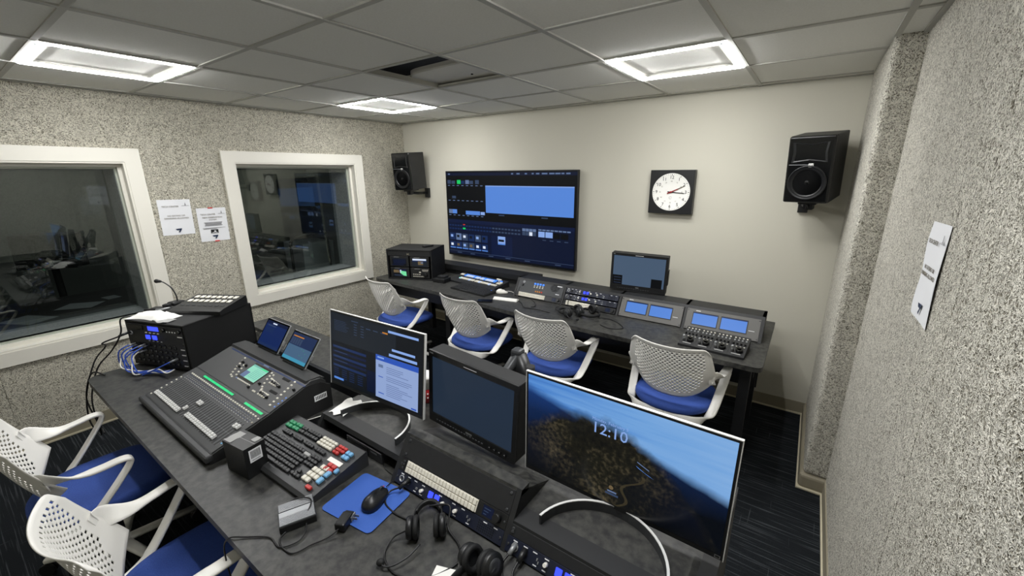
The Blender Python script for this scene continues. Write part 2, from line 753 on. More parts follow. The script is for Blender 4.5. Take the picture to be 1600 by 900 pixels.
base_strip('baseboard_back', 0, 0, 4.35, 0, 0, -1)
base_strip('baseboard_left', 0, YF, 0, 0, 1, 0)
base_strip('baseboard_right', XR, YF, XR, -.93, -1, 0)
b = MB()
b.box((4.452, -.466, .054), (.236, .946, .092), 'vinyl_base', .02, seg=3)
b.box((4.449, -.468, .007), (.244, .96, .014), 'vinyl_lip', .004)
struct(b.build('baseboard_column'))

# ceiling: lay-in tiles, cells left open for the lights and the missing tile
LIGHT_CELLS = [(1, 2), (1, 5), (5, 5), (5, 2)]
HOLE = (3, 4)
xs = [-.02] + GX + [XR]
ys = [YF] + GY + [0]
b = MB()
for i in range(len(xs) - 1):
    for j in range(len(ys) - 1):
        c = (i - 1, j - 1)
        if c in LIGHT_CELLS or c == HOLE:
            continue
        b.bx(xs[i], xs[i + 1], ys[j], ys[j + 1], H + .006, H + .022)
struct(b.build('ceiling', 'ceiling_tile'))
b = MB()
tw = .012
for x in GX:
    if x > XR - .15:
        b.bx(x - tw, x + tw, YF, -.93, H - .001, H + .008)
    else:
        b.bx(x - tw, x + tw, YF, 0, H - .001, H + .008)
    b.bx(x - .002, x + .002, YF, 0, H + .008, H + .035)
for y in GY:
    for x0, x1 in zip([0] + GX, GX + [XR]):
        b.bx(x0 + (tw if x0 else 0), x1 - (tw if x1 < XR else 0), y - tw, y + tw, H, H + .008)
b.bx(0, .02, YF, 0, H - .001, H + .008)
b.bx(XR - .02, XR, YF, -.93, H - .001, H + .008)
b.bx(0, 4.35, -.02, 0, H - .001, H + .008)
struct(b.build('trim_1', 'grid_metal'))
# void above the ceiling
b = MB(); b.bx(-.2, XR + .2, YF - .15, .15, 2.9, 3.0); struct(b.build('slab', 'void_dark'))
t = thing('air_duct', 'pale round-ended duct box seen through the missing ceiling tile', 'duct', (2.2, -1.45, H + .032))
b = MB()
out = rounded([(-.33, -.16), (.42, -.2), (.42, .4), (-.33, .4)], [.2, .02, .02, .2], 8)
rings = [[(x * k, y * k, z) for x, y in out] for k, z in ((.97, .0), (1, .008), (1, .03))]
b.rings(rings, 'duct_white', smooth=False)
b.build('duct_body', 'duct_white', t)
b = MB(); b.box((.1, .05, -.003), (.012, .012, .006), None, .002); b.build('plug', 'ink_black', t)


# ---------------------------------------------------------------- windows
def window(n, q):
    y0, y1, z0, z1 = q
    root = empty('window_%d' % n, (0, (y0 + y1) / 2, z0))
    struct(root)
    W, Hh = y1 - y0, z1 - z0
    ya, yb = -W / 2, W / 2
    cw = .094
    # mitred casing
    b = MB()
    o = [(ya - cw, -cw), (yb + cw, -cw), (yb + cw, Hh + cw), (ya - cw, Hh + cw)]
    i_ = [(ya, 0), (yb, 0), (yb, Hh), (ya, Hh)]
    for k in range(4):
        a, c, d, e = o[k], o[(k + 1) % 4], i_[(k + 1) % 4], i_[k]
        A = [(0, *a), (0, *c), (0, *d), (0, *e)]
        g = .0008
        B = [(.022, p[0], p[1]) for p in (a, c, d, e)]
        vs = [b.bm.verts.new(p) for p in A + B]
        for f in ((4, 5, 6, 7), (0, 1, 5, 4), (2, 3, 7, 6), (1, 2, 6, 5), (3, 0, 4, 7)):
            b.bm.faces.new([vs[x] for x in f])
    b.build('casing', 'white_trim', root)
    # stepped reveal
    b = MB()
    for dep0, dep1, inset in ((-.062, .016, .012), (-.085, -.05, .035), (-.145, -.085, .047)):
        b.bx(dep0, dep1, ya, ya + inset, 0, Hh)
        b.bx(dep0, dep1, yb - inset, yb, 0, Hh)
        b.bx(dep0, dep1, ya + inset, yb - inset, 0, inset)
        b.bx(dep0, dep1, ya + inset, yb - inset, Hh - inset, Hh)
    b.build('reveal', 'white_trim', root)
    b = MB()
    k = .05
    for s in (0, 1):
        b.bx(-.42, -.1, (ya - .1, yb - k)[s], (ya + k, yb + .1)[s], -.1, Hh + .1)
    b.bx(-.42, -.1, ya - .1, yb + .1, -.1, k - .003)
    b.bx(-.42, -.1, ya - .1, yb + .1, Hh - k + .003, Hh + .1)
    b.build('outer_reveal', 'jamb_grey', root)
    for nm, x, tilt in (('inner_pane', -.075, 0), ('outer_pane', -.36, .02)):
        b = MB()
        b.quad([(x, ya + .035, .035), (x, yb - .035, .035), (x - tilt, yb - .035, Hh - .035), (x - tilt, ya + .035, Hh - .035)])
        b.build(nm, 'pane_glass', root)
    return root


for n, q in enumerate(WIN):
    window(n + 1, q)

# the dim room behind the windows
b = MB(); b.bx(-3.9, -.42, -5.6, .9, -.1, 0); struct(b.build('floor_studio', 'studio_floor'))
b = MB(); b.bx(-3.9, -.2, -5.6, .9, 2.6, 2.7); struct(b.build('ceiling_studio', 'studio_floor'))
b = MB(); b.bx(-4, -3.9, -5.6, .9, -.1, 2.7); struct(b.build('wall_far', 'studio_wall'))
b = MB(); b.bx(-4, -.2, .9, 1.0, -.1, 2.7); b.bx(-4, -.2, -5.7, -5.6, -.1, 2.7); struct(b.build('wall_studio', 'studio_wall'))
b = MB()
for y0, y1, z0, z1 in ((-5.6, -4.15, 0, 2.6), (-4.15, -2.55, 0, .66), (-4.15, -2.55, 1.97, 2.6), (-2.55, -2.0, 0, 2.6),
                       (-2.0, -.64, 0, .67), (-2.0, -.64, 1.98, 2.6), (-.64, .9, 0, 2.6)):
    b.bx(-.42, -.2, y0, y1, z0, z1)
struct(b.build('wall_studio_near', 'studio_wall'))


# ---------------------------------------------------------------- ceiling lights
def ceiling_light(ci, cj, label, first=None):
    x, y = GX[ci] + T / 2, GY[cj] + T / 2
    if first:
        return copy_thing(first, (x, y, H), 0, label, 'square edge lit ceiling lights')
    t = thing('ceiling_light', label, 'ceiling light', (x, y, H), 0, 'square edge lit ceiling lights')
    a = T / 2 - .012
    b = MB()   # glowing perimeter: a shallow ridge, wider inside face
    for k in range(4):
        R = Matrix.Rotation(k * PI / 2, 3, 'Z')
        prof = [(a, -.003), (a - .010, -.007), (a - .026, -.002), (a - .036, .014)]
        for (r0, h0), (r1, h1) in zip(prof[:-1], prof[1:]):
            b.quad([R @ Vector((-r0, r0, h0)), R @ Vector((r0, r0, h0)), R @ Vector((r1, r1, h1)), R @ Vector((-r1, r1, h1))], 'lamp_glow')
    b.build('light_frame', 'lamp_glow', t)
    b = MB()
    i = a - .036
    b.bx(-i, i, -i, i, .016, .02)
    b.build('centre_panel', 'ceiling_tile', t)
    b = MB()
    for s in (-1, 1):
        b.bx(s * i, s * (i - .012), -i, i, .004, .017)
        b.bx(-i, i, s * i, s * (i - .012), .004, .017)
    b.build('inner_trim', 'grid_metal', t)
    b = MB()
    b.bx(-a, a, -a, a, .021, .06)
    b.build('housing', 'grid_metal', t)
    for s in (-1, 1):
        b = MB()
        b.box((s * a * .93, -a - .004, -.008), (.02, .006, .006), None, .001)
        b.build('clip', 'silver', t)
    return t


L0 = ceiling_light(1, 2, 'glowing square ceiling light above the left window')
ceiling_light(1, 5, 'small looking glowing ceiling light nearest the corner loudspeaker', L0)
ceiling_light(5, 5, 'glowing ceiling light in front of the wall clock', L0)
ceiling_light(5, 2, 'glowing ceiling light overhead by the right wall', L0)


# ---------------------------------------------------------------- things on the walls
def television():
    x0, x1, z0, z1 = .73, 2.39, .892, 1.84
    t = thing('television', 'large black wall television showing a video switcher program', 'television', ((x0 + x1) / 2, 0, (z0 + z1) / 2))
    W, Hh = x1 - x0, z1 - z0
    b = MB(); b.bx(-W / 2, W / 2, -.06, -.022, -Hh / 2, Hh / 2, 'black_plastic', .004)
    b.build('casing', 'black_plastic', t)
    b = MB(); b.bx(-.3, .3, -.022, -.0, -.25, .25); b.build('wall_mount', 'black_metal', t)
    b = MB()
    Y = -.0605
    e = .008
    w_, h_ = W - 2 * e, Hh - 2 * e

    def R(u0, v0, u1, v1, m, k=0):
        b.rect(-w_ / 2 + u0 * w_, h_ / 2 - v1 * h_, -w_ / 2 + u1 * w_, h_ / 2 - v0 * h_, Y - .0003 * k, m)
    R(0, 0, 1, 1, 'e_black')
    R(0, .012, 1, .045, 'e_tv_navy', 1)
    for u in (.02, .55, .59, .65, .7, .73, .77, .82, .86, .9, .93):
        R(u, .02, u + random.uniform(.012, .04), .034, 'e_line', 2)
    R(.345, .155, .985, .46, 'e_blue', 1)
    R(.345, .155, .985, .165, 'e_blue_lite', 2)
    for k, (u, m) in enumerate(((.012, 'e_steel'), (.05, 'e_steel'), (.1, 'e_green'), (.135, 'e_navy2'), (.175, 'e_line'), (.21, 'e_steel'), (.26, 'e_steel'))):
        R(u, .095 + .008 * (k % 2), u + .032, .14, m, 1)
    for v in (.155, .33, .505):
        for k in range(8):
            R(.015 + k * .041, v, .035 + k * .041, v + .008, 'e_line', 1)
    R(.05, .28, .085, .31, 'e_steel', 1)
    R(.015, .44, .05, .49, 'e_line', 1); R(.05, .44, .09, .49, 'e_blue', 1)
    R(.17, .45, .295, .495, 'e_blue', 1); R(.3, .455, .335, .49, 'e_blue_lite', 1)
    for u in (.45, .77):
        R(u, .475, u + .045, .487, 'e_steel', 1)
    R(.005, .56, .995, .985, 'e_tv_navy', 1)
    R(.005, .56, .995, .6, 'e_navy', 2)
    for v in (.625, .665):
        for k in range(24):
            R(.012 + k * .0255, v, .03 + k * .0255, v + .018, 'e_steel' if k > 14 else 'e_navy2', 2)
    R(.14, .612, .16, .624, 'e_red', 3); R(.138, .655, .162, .675, 'e_green', 3)
    for r in range(2):
        for k in range(6):
            u, v = .014 + k * .058, .73 + r * .105
            R(u, v, u + .05, v + .082, random.choice(['e_line', 'e_steel', 'e_navy2', 'e_desk_mid']), 2)
            R(u + .008, v + .02, u + .03, v + .05, random.choice(['e_white', 'e_blue_lite', 'e_desk_dark', 'e_brown']), 3)
            if r == 1:
                R(u, v + .07, u + .05, v + .082, 'e_blue', 3)
    R(.385, .72, .555, .96, 'e_navy', 2)
    R(.44, .72, .5, .80, 'e_blue_lite', 3); R(.445, .755, .49, .78, 'e_desk_dark', 4); R(.44, .80, .5, .815, 'e_blue', 4)
    for k in range(4):
        R(.632 + k * .026, .605, .655 + k * .026, .635, 'e_line', 2)
        R(.632 + k * .026, .64, .655 + k * .026, .68, random.choice(['e_white', 'e_steel']), 2)
    R(.75, .625, .795, .685, 'e_blue_lite', 2); R(.8, .625, .85, .685, 'e_blue_lite', 2)
    R(.855, .63, .9, .69, 'e_black', 2); R(.905, .63, .955, .69, 'e_black', 2)
    for k in range(8):
        R(.75 + k * .028, .6, .773 + k * .028, .615, 'e_line', 2)
    for u in (.78, .83, .88, .93):
        R(u, .71, u + .025, .72, 'e_steel', 2)
    R(.005, .945, .995, .95, 'e_steel', 3)
    for u in (.08, .2, .36, .5, .65, .87):
        R(u, .96, u + .04, .972, 'e_steel', 3)
    b.build('display', None, t)


television()


def clock():
    t = thing('wall_clock', 'square black wall clock with round white dial', 'clock', (3.218, 0, 1.657))
    h = .172
    b = MB(); b.bx(-h, h, -.06, 0, -h, h, 'clock_black', .003); b.build('case', 'clock_black', t)
    b = MB(); b.lathe([(.001, -.061), (.145, -.061), (.147, -.062), (.147, -.059)], axis='y', m='clock_face', seg=48)
    b.build('dial', 'clock_face', t)
    b = MB()
    for k in range(60):
        a = k * PI / 30
        big = k % 5 == 0
        r0, r1, wd = (.131, .141, .0022) if big else (.135, .140, .001)
        d = Vector((math.sin(a), 0, math.cos(a))); s = Vector((math.cos(a), 0, -math.sin(a)))
        b.quad([Vector((0, -.0626, 0)) + p for p in (d * r0 - s * wd, d * r0 + s * wd, d * r1 + s * wd, d * r1 - s * wd)])
    b.build('minute_marks', 'ink_black', t)
    for k in range(1, 13):
        a = k * PI / 6
        text('numeral', str(k), .036, (.114 * math.sin(a), -.0625, .114 * math.cos(a)), t, 'ink_black')
        text('small_numeral', '00' if k == 12 else str(k + 12), .013, (.084 * math.sin(a), -.0625, .084 * math.cos(a)), t, 'ink_brown')
    for nm, ang, l0, l1, w0, m, y in (('minute_hand', 95, -.025, .105, .004, 'ink_black', -.066), ('hour_hand', 65, -.02, .115, .0045, 'ink_brown', -.0645), ('second_hand', 66, -.03, .06, .0045, 'hand_red', -.068)):
        a = math.radians(ang)
        d = Vector((math.sin(a), 0, math.cos(a))); s = Vector((math.cos(a), 0, -math.sin(a)))
        b = MB()
        o = Vector((0, y, 0))
        b.quad([o + d * l0 - s * w0, o + d * l0 + s * w0, o + d * l1 + s * w0 * .6, o + d * l1 - s * w0 * .6])
        b.lathe([(.001, y - .001), (.008, y - .001), (.008, y + .001)], axis='y', m=None, seg=16)
        b.build(nm, m, t)
    b = MB()
    for k in range(24):
        a0, a1 = k * PI / 12, (k + 1) * PI / 12
        if k in (6, 7):
            continue
        b.quad([(r * math.sin(a), -.0625, -.045 + r * math.cos(a)) for r, a in ((.0085, a0), (.0105, a0), (.0105, a1), (.0085, a1))])
    b.build('maker_mark', 'ink_grey', t)


clock()


def loudspeaker(c, yaw, tilt, label, bracket_dx):
    R = lean(yaw, tilt)
    t = thing('loudspeaker', label, 'loudspeaker', c, rot=R, group=None)
    W, Hh, D = .24, .4, .27
    b = MB()
    b.bx(-W / 2, W / 2, .012, D, -Hh / 2, Hh / 2, 'black_metal', .006)
    b.build('cabinet', 'black_metal', t)
    b = MB()
    b.box((0, .006, 0), (W, .03, Hh), 'gloss_black', .012, seg=3)
    b.build('front_baffle', 'gloss_black', t)
    cz = -.075
    b = MB()
    b.lathe([(.104, -.009), (.104, -.016), (.098, -.018), (.094, -.012), (.086, -.016), (.078, -.011), (.076, -.008), (.035, .018), (.0, .02)], (0, 0, cz), 'y', 'cone', 40)
    wf = b.build('woofer', 'cone', t)
    b = MB()
    b.lathe([(.03, .016), (.028, .002), (.018, -.008), (.0, -.012)], (0, 0, cz), 'y', 'gloss_black', 24)
    b.build('dust_cap', 'gloss_black', wf)
    # waveguide: a flared square mouth with a ring tweeter
    b = MB()
    zc = .105
    mouth = [(-.095, -.06), (0, -.047), (.095, -.06), (.088, 0), (.095, .06), (0, .047), (-.095, .06), (-.088, 0)]
    inner = [(.022 * math.cos(a), .022 * math.sin(a)) for a in [math.radians(x) for x in (215, 270, 325, 0, 35, 90, 145, 180)]]
    b.rings([[(x, -.0105, zc + z) for x, z in mouth], [(x, -.0125, zc + z) for x, z in [(p[0] * .96, p[1] * .96) for p in mouth]],
             [(x, .0, zc + z) for x, z in [(p[0] * .55, p[1] * .55) for p in mouth]], [(x, .03, zc + z) for x, z in inner]], cap=(False, True), smooth=False)
    wg = b.build('waveguide', 'black_plastic', t)
    b = MB(); b.ball((0, .012, zc), .016, 'gloss_black', (1, .8, 1)); b.build('tweeter_dome', 'gloss_black', wg)
    b = MB(); b.bx(-.105, 0, -.0128, -.0095, .031, .034, 'silver'); b.build('trim_line', 'silver', t)
    b = MB(); b.box((.012, -.012, .029), (.026, .006, .022), 'alu', .002); bd = b.build('badge', 'alu', t)
    b = MB(); b.bx(.004, .007, -.0155, -.0148, .024, .034); b.bx(.009, .015, -.0155, -.0148, .024, .026); b.bx(.017, .02, -.0155, -.0148, .024, .034)
    b.build('badge_mark', 'ink_black', bd)
    b = MB()
    b.box((0, .13, -Hh / 2 - .012), (.1, .16, .02), None, .004)
    b.cyl((0, .07, -Hh / 2 - .02), (0, .07, -Hh / 2 - .05), .008)
    b.bx(-.025, .025, .08, .13, -Hh / 2 - .06, -Hh / 2 - .012)
    b.build('mount_cradle', 'black_plastic', t)
    # wall arm in the speaker's own frame reaching the back wall plane
    b = MB()
    Ri = R.to_3x3().inverted()

    def L_(p):
        return Ri @ (Vector(p) - Vector(c))
    wx = c[0] + bracket_dx
    p0 = R @ Vector((0, .12, -Hh / 2 - .04)) + Vector(c)
    b.tube([L_(p0), L_((p0.x * .5 + wx * .5, p0.y * .6, p0.z - .01)), L_((wx, -.03, p0.z - .01))], .016, seg=10)
    rr = Ri
    b.box(L_((wx, -.018, p0.z - .01)), (.06, .034, .11), None, .004, rot=rr)
    b.build('wall_arm', 'black_plastic', t)
    return t


loudspeaker((4.112, -.395, 1.819), math.radians(-13.6), math.radians(-8), 'black two way loudspeaker on the back wall beside the column', .0)
loudspeaker((.381, -.385, 1.834), math.radians(11.3), math.radians(-4.4), 'black two way loudspeaker in the corner left of the television', .0)


def paper_sign(label, loc, rz, lines, black_box=False, tape=False, roll=0, curl=0):
    """hangs facing +x when rz=90deg"""
    t = thing('paper_sign', label, 'paper sign', loc, rot=Matrix.Rotation(rz, 3, 'Z') @ Matrix.Rotation(roll, 3, 'Y'))
    w_, h_ = .216, .279
    b = MB()
    rows = 8
    rings = []
    for r in range(rows + 1):
        z = -h_ / 2 + h_ * r / rows
        rings.append([(-w_ / 2, -.002 - .002 * math.sin(r * 1.3), z), (-w_ / 6, -.002, z), (w_ / 6, -.002, z),
                      (w_ / 2, -.003 - curl * (1 - abs(2 * r / rows - .9)), z)])
    b.rings(rings, 'paper', closed=False)
    b.rings([[(p[0], p[1] + .0006, p[2]) for p in q] for q in rings], 'paper', closed=False)
    b.build('sheet', 'paper', t, recalc=False)
    y = -.0055
    text('heading', 'TECH CENTER', .017, (-.085, y, .085), t, 'ink_brown', align='LEFT')
    for body, size, z in lines:
        text('lettering', body, size, (0, y, z), t, 'ink_brown')
    b = MB()
    b.rect(.045, .088, .1, .0895, y)
    b.prism([(.066, .092), (.078, .092), (.0745, .1), (.074, .112), (.07, .112), (.0695, .1)], 'y', y, y - .0004)
    for k in range(5):
        b.rect(.05 + k * .0095, .0905, .055 + k * .0095, .0925, y)
    b.build('tower_emblem', 'ink_grey', t)
    b = MB()
    z = -.105
    b.prism([(-.022, z + .014), (.022, z + .016), (.017, z + .004), (.004, z - .016), (-.006, z - .012), (.006, z + .002), (-.014, z + .003)], 'y', y, y - .0004)
    b.build('wing_emblem', 'ink_navy', t)
    if black_box:
        b = MB()
        b.rect(-.028, -.073, .028, -.042, y, 'ink_black')
        b.quad([(-.006, y - .0004, -.062), (.01, y - .0004, -.062), (.012, y - .0004, -.055), (0, y - .0004, -.049)], 'paper')
        b.rect(-.02, -.07, .02, -.066, y - .0004, 'paper')
        b.build('black_logo_box', None, t)
        b = MB()
        for k in range(4):
            s = (.068, .064, .06, .066)[k]
            b.rect(-s, .016 - k * .0085, s, .021 - k * .0085, y)
        b.rect(-.085, -.029, .085, -.0255, y); b.rect(-.082, -.0355, .02, -.032, y)
        b.build('small_print', 'ink_grey', t)
    if tape:
        for x, z in ((-.005, h_ / 2), (.008, -h_ / 2 - .001)):
            b = MB(); b.box((x, -.0045, z), (.036, .0015, .009), None, .0005); b.build('red_tape', 'red_tape', t)
    return t


HF = PI / 2
paper_sign('paper notice banning food and drink, left of its taped neighbour', (0, -2.405, 1.492), HF,
           [('NO EATING OR', .0165, .012), ('DRINKING ALLOWED', .0165, -.008)], roll=.02)
paper_sign('paper notice fixed with red tape beside the smaller window', (0, -2.159, 1.41), HF,
           [('NEW RESERVATION', .0165, .06), ('SYSTEM', .0165, .04)], True, True, roll=.02)
paper_sign('curling paper notice alone on the rough right wall', (XR, -1.985, 1.535), -HF,
           [('NO EATING OR', .0165, .012), ('DRINKING ALLOWED', .0165, -.008)], roll=-.03, curl=.004)


# ---------------------------------------------------------------- desks
ZT = .75
desk = thing('control_desk', 'long dark grey control desk in front carrying the mixing console and three screens', 'desk', (0, 0, 0))
b = MB()
poly = rounded([(1.04, -3.27), (4.07, -3.27), (4.07, -2.26), (1.10, -2.26)], [.09, .05, 0, 0])
b.prism(poly, 'z', ZT - .03, ZT)
b.build('worktop', 'laminate', desk)
b = MB()
b.bx(1.1, 1.6, -2.455, -2.27, .800, .826); b.bx(1.6, 4.06, -2.54, -2.27, .800, .826)
b.bx(2.575, 4.06, -2.765, -2.54, .800, .826)
b.bx(1.1, 4.06, -2.3, -2.27, ZT, .80)
b.build('rear_shelf', 'laminate', desk)
b = MB(); b.bx(1.6, 2.57, -2.56, -2.54, ZT, .826); b.build('recess_shade', 'void_dark', desk)  # dark sheet standing in for the shade of the open recess under the shelf
# sloping rack turret: three bays between four posts
SL = .627


def slope_bay(name, x0, x1, zt, yb=-2.83, z0=ZT):
    """front frame of one bay in the sloped plane, as one mesh"""
    y1 = yb + (zt - z0) * SL
    return y1


for x, zt in ((2.575, .826), (3.075, .9), (3.567, .9), (4.05, .826)):
    b = MB()
    y1 = -2.83 + (zt - ZT) * SL
    b.prism([(-2.83, ZT), (y1, zt), (-2.6, .826), (-2.6, ZT)] if zt > .85 else [(-2.83, ZT), (y1, zt), (-2.6, zt), (-2.6, ZT)], 'x', x - .009, x + .009)
    b.build('turret_post', 'laminate_dark', desk)
for x0, x1, zt, nm in ((2.566, 3.075, .826, 'left'), (3.066, 3.576, .9, 'mid'), (3.567, 4.06, .826, 'right')):
    y1 = -2.83 + (zt - ZT) * SL
    b = MB()
    # front lip of the bay roof and the roof itself
    b.prism([(y1, zt), (y1 - .012 * SL, zt - .018), (y1 + .03, zt - .022), (y1 + .04, zt)], 'x', x0, x1)
    if nm == 'mid':
        b.prism([(y1 + .0005, zt + .0005), (-2.575, .8265), (-2.575, .815), (y1 + .02, zt - .012)], 'x', x0, x1)
    else:
        b.prism([(y1, zt + .0005), (-2.72, zt + .0005), (-2.72, zt - .02), (y1 + .02, zt - .02)], 'x', x0, x1)
    b.build('bay_roof', 'laminate_dark' if nm != 'mid' else 'laminate', desk)
b = MB(); b.bx(4.06, 4.10, -3.2, -2.26, 0, .83); b.build('end_panel', 'laminate_dark', desk)
b = MB(); b.bx(1.14, 1.18, -3.1, -2.3, 0, ZT - .03); b.build('end_panel', 'laminate_dark', desk)
b = MB(); b.bx(1.18, 4.06, -2.6, -2.57, .12, ZT - .03); b.build('modesty_panel', 'laminate_dark', desk)
for x in (2.1, 3.0, 3.6):
    b = MB(); b.bx(x - .02, x + .02, -3.1, -2.62, 0, ZT - .03); b.build('leg', 'black_metal', desk)

bdesk = thing('console_desk', 'dark grey console desk along the back wall under the television', 'desk', (0, 0, 0))
b = MB()
poly = rounded([(.46, -.94), (.9, -.95), (1.5, -.965), (2.3, -1.045), (3.2, -1.06), (4.07, -1.075), (4.07, -.16), (.46, -.16)],
               [.06, 0, .3, .3, 0, .05, .01, 0])
b.prism(poly, 'z', ZT - .03, ZT)
b.build('worktop', 'laminate', bdesk)
b = MB()
b.bx(.62, 2.1, -.35, -.18, .80, .852); b.bx(.62, 2.1, -.33, -.18, ZT, .80)
b.build('low_shelf', 'laminate_dark', bdesk)
BX = [2.09, 2.57, 3.055, 3.54, 4.015]
ys0, ys1, zt = -.665, -.575, .902
for x in BX:
    b = MB()
    b.prism([(ys0, ZT), (ys1, zt), (-.43, zt), (-.43, ZT)], 'x', x - .009, x + .009)
    b.build('turret_post', 'laminate_dark', bdesk)
b = MB()
b.prism([(ys1, zt), (-.43, zt), (-.43, zt - .018), (ys1 - .012, zt - .018)], 'x', BX[0] - .009, BX[-1] + .009)
b.bx(BX[0], BX[-1], -.45, -.43, ZT, zt - .018)
b.build('turret_roof', 'laminate_dark', bdesk)
for x in (.6, 1.48, 2.365, 3.98):
    b = MB()
    b.bx(x - .03, x + .03, -.9, -.84, 0, ZT - .03)
    b.bx(x - .03, x + .03, -.3, -.24, 0, ZT - .03)
    b.bx(x - .025, x + .025, -.84, -.3, .62, ZT - .03)
    b.build('leg_frame', 'black_metal', bdesk)
for q in ((-.8, -.77, .56), (-.26, -.24, .25)):
    b = MB(); b.bx(.55, 4.02, q[0], q[1], q[2], ZT - .03); b.build('cross_beam', 'black_metal', bdesk)


# ---------------------------------------------------------------- rack units in the sloped bays
def slot(name, label, cat, xc, yb, zb, ang, group=None):
    """a rack unit seated in a sloped bay; local x right, z up the slope, -y out of the panel"""
    return thing(name, label, cat, (xc, yb, zb), rot=Matrix.Rotation(-ang, 3, 'X'), group=group)


def faceplate(t, w, z0, z1, m, d=.04, ears=True):
    b = MB(); b.bx(-w / 2, w / 2, -.004, 0, z0 + .0006, z1 - .0006, m, .0008)
    fp = b.build('faceplate', m, t)
    b = MB(); b.bx(-w / 2 + .02, w / 2 - .02, 0, d, z0 + .002, z1 - .002); b.build('chassis', 'black_metal', t)
    if ears:
        for x in (-w / 2 + .008, w / 2 - .008):
            for z in ((z0 + z1) / 2,) if z1 - z0 < .05 else (z0 + .012, z1 - .012):
                b = MB()
                b.cyl((x, -.004, z), (x, -.0065, z), .0042, .003, seg=10)
                b.build('rack_screw', 'grey_metal', t)
    return fp


U = .0445
WR = .474


def knob(t, x, z, r, h=.014, m='white_plastic', name='knob'):
    b = MB(); b.cyl((x, -.004, z), (x, -.004 - h, z), r, r * .85, seg=16)
    b.build(name, m, t)


def marks(t, pts, m='paper', y=-.0045, name='lettering'):
    b = MB()
    for x0, z0, x1, z1 in pts:
        b.rect(x0, z0, x1, z1, y)
    return b.build(name, m, t)


def intercom(t, z0, full=True):
    """1U navy talkback panel: jack, knobs, two glowing keys"""
    zc = z0 + U / 2
    faceplate(t, WR, z0, z0 + U, 'navy_panel')
    b = MB(); b.lathe([(.0115, -.004), (.0115, -.008), (.008, -.008), (.007, -.003)], (-.205, 0, zc), 'y', 'silver', 18)
    b.build('headset_jack', 'silver', t)
    b = MB(); b.lathe([(.0105, -.004), (.0105, -.007), (.007, -.007), (.006, -.003)], (-.172, 0, zc), 'y', 'black_plastic', 18)
    b.build('headset_jack', 'black_plastic', t)
    for x in (-.102, -.004, .052):
        knob(t, x, zc + random.uniform(-.003, .003), .0065, .012)
    for k, x in enumerate((-.062, -.034)):
        b = MB(); b.box((x, -.006, zc + .002), (.02, .005, .022), None, .002); b.build('lit_key', 'e_led', t)
    b = MB()
    for x in (-.215, -.18, -.148, -.11, -.03, .03, .07, .16, .2):
        b.rect(x, z0 + .036, x + .014, z0 + .039, -.0045)
    for x in (-.14, -.11, .045, .1):
        b.rect(x, z0 + .006, x + .012, z0 + .009, -.0045)
    b.build('marking', 'paper', t)
    b = MB()
    for x in (-.13, -.125, .1, .107, .112):
        b.box((x, -.006, zc + random.uniform(-.006, .006)), (.003, .004, .007), None, .0005)
    b.build('toggle', 'silver', t)
    b = MB()
    for i in range(9):
        for j in range(5):
            b.lathe([(.0024, -.0043), (.0015, -.0043)], (.145 + i * .007, 0, zc - .013 + j * .0065), 'y', 'void_dark', 8)
    b.build('speaker_grille', 'void_dark', t)


def keypad_unit(t, z0, keys=22, w0=-.2, w1=.12):
    """1U strip with two rows of pale keys, small display and dial"""
    zc = z0 + U / 2
    faceplate(t, WR, z0, z0 + U, 'black_plastic')
    b = MB()
    n = keys
    cw = (w1 - w0) / n
    b.bx(w0 - .003, w1 + .003, -.006, -.004, z0 + .004, z0 + U - .003)
    for r in range(2):
        for k in range(n):
            b.box((w0 + (k + .5) * cw, -.008, z0 + .0125 + r * .0195), (cw * .9, .006, .0175), None, .0015, seg=1)
    b.build('key_strip', 'white_key', t)
    b = MB(); b.rect(.145, z0 + .008, .185, z0 + .038, -.0046, 'e_tv_navy')
    for k in range(3):
        b.rect(.15, z0 + .013 + k * .008, .162 + .006 * k, z0 + .015 + k * .008, -.0049, 'e_steel')
    b.build('small_display', None, t)
    knob(t, .203, zc, .014, .016, 'black_plastic', 'dial')
    b = MB()
    for k, z in enumerate((z0 + .012, z0 + .024, z0 + .034)):
        b.box((w0 - .017, -.006, z), (.008, .005, .006), None, .001)
    b.build('side_button', 'grey_metal', t)


def blank(t, z0, z1):
    faceplate(t, WR, z0, z1, 'black_metal', ears=False)
    for x in (-WR / 2 + .012, WR / 2 - .012):
        for z in (z0 + .012, z1 - .012):
            b = MB()
            b.lathe([(.005, -.004), (.005, -.006), (.002, -.0055)], (x, 0, z), 'y', 'grey_metal', 12)
            b.build('panel_screw', 'grey_metal', t)


A1 = math.atan(SL)
# the middle bay in front
t = slot('rack_intercom', 'navy rack intercom with two glowing blue keys beneath the long pale key strip', 'intercom', 3.321, -2.824, ZT + .005, A1)
intercom(t, 0)
t = slot('rack_keypad', 'long strip of pale keys with small display and dial in the front desk turret', 'key panel', 3.321, -2.824, ZT + .005, A1)
keypad_unit(t, U)
t = slot('blanking_plate', 'wide plain black blanking panel under the roof of the taller front bay', 'blank panel', 3.321, -2.824, ZT + .005, A1)
blank(t, 2 * U, 3.62 * U)
t = slot('rack_intercom', 'navy rack intercom in the low front bay beneath the landscape screen', 'intercom', 3.809, -2.824, ZT + .003, A1)
intercom(t, 0)
t = slot('blanking_plate', 'narrow plain black blanking panel above the intercom under the landscape screen', 'blank panel', 3.809, -2.824, ZT + .003, A1)
blank(t, U, 1.72 * U)

A2 = math.atan((ys1 - ys0) / (zt - ZT))
YB, ZB = ys0 + .006, ZT + .004


def xc(k):
    return (BX[k] + BX[k + 1]) / 2


WR = .455
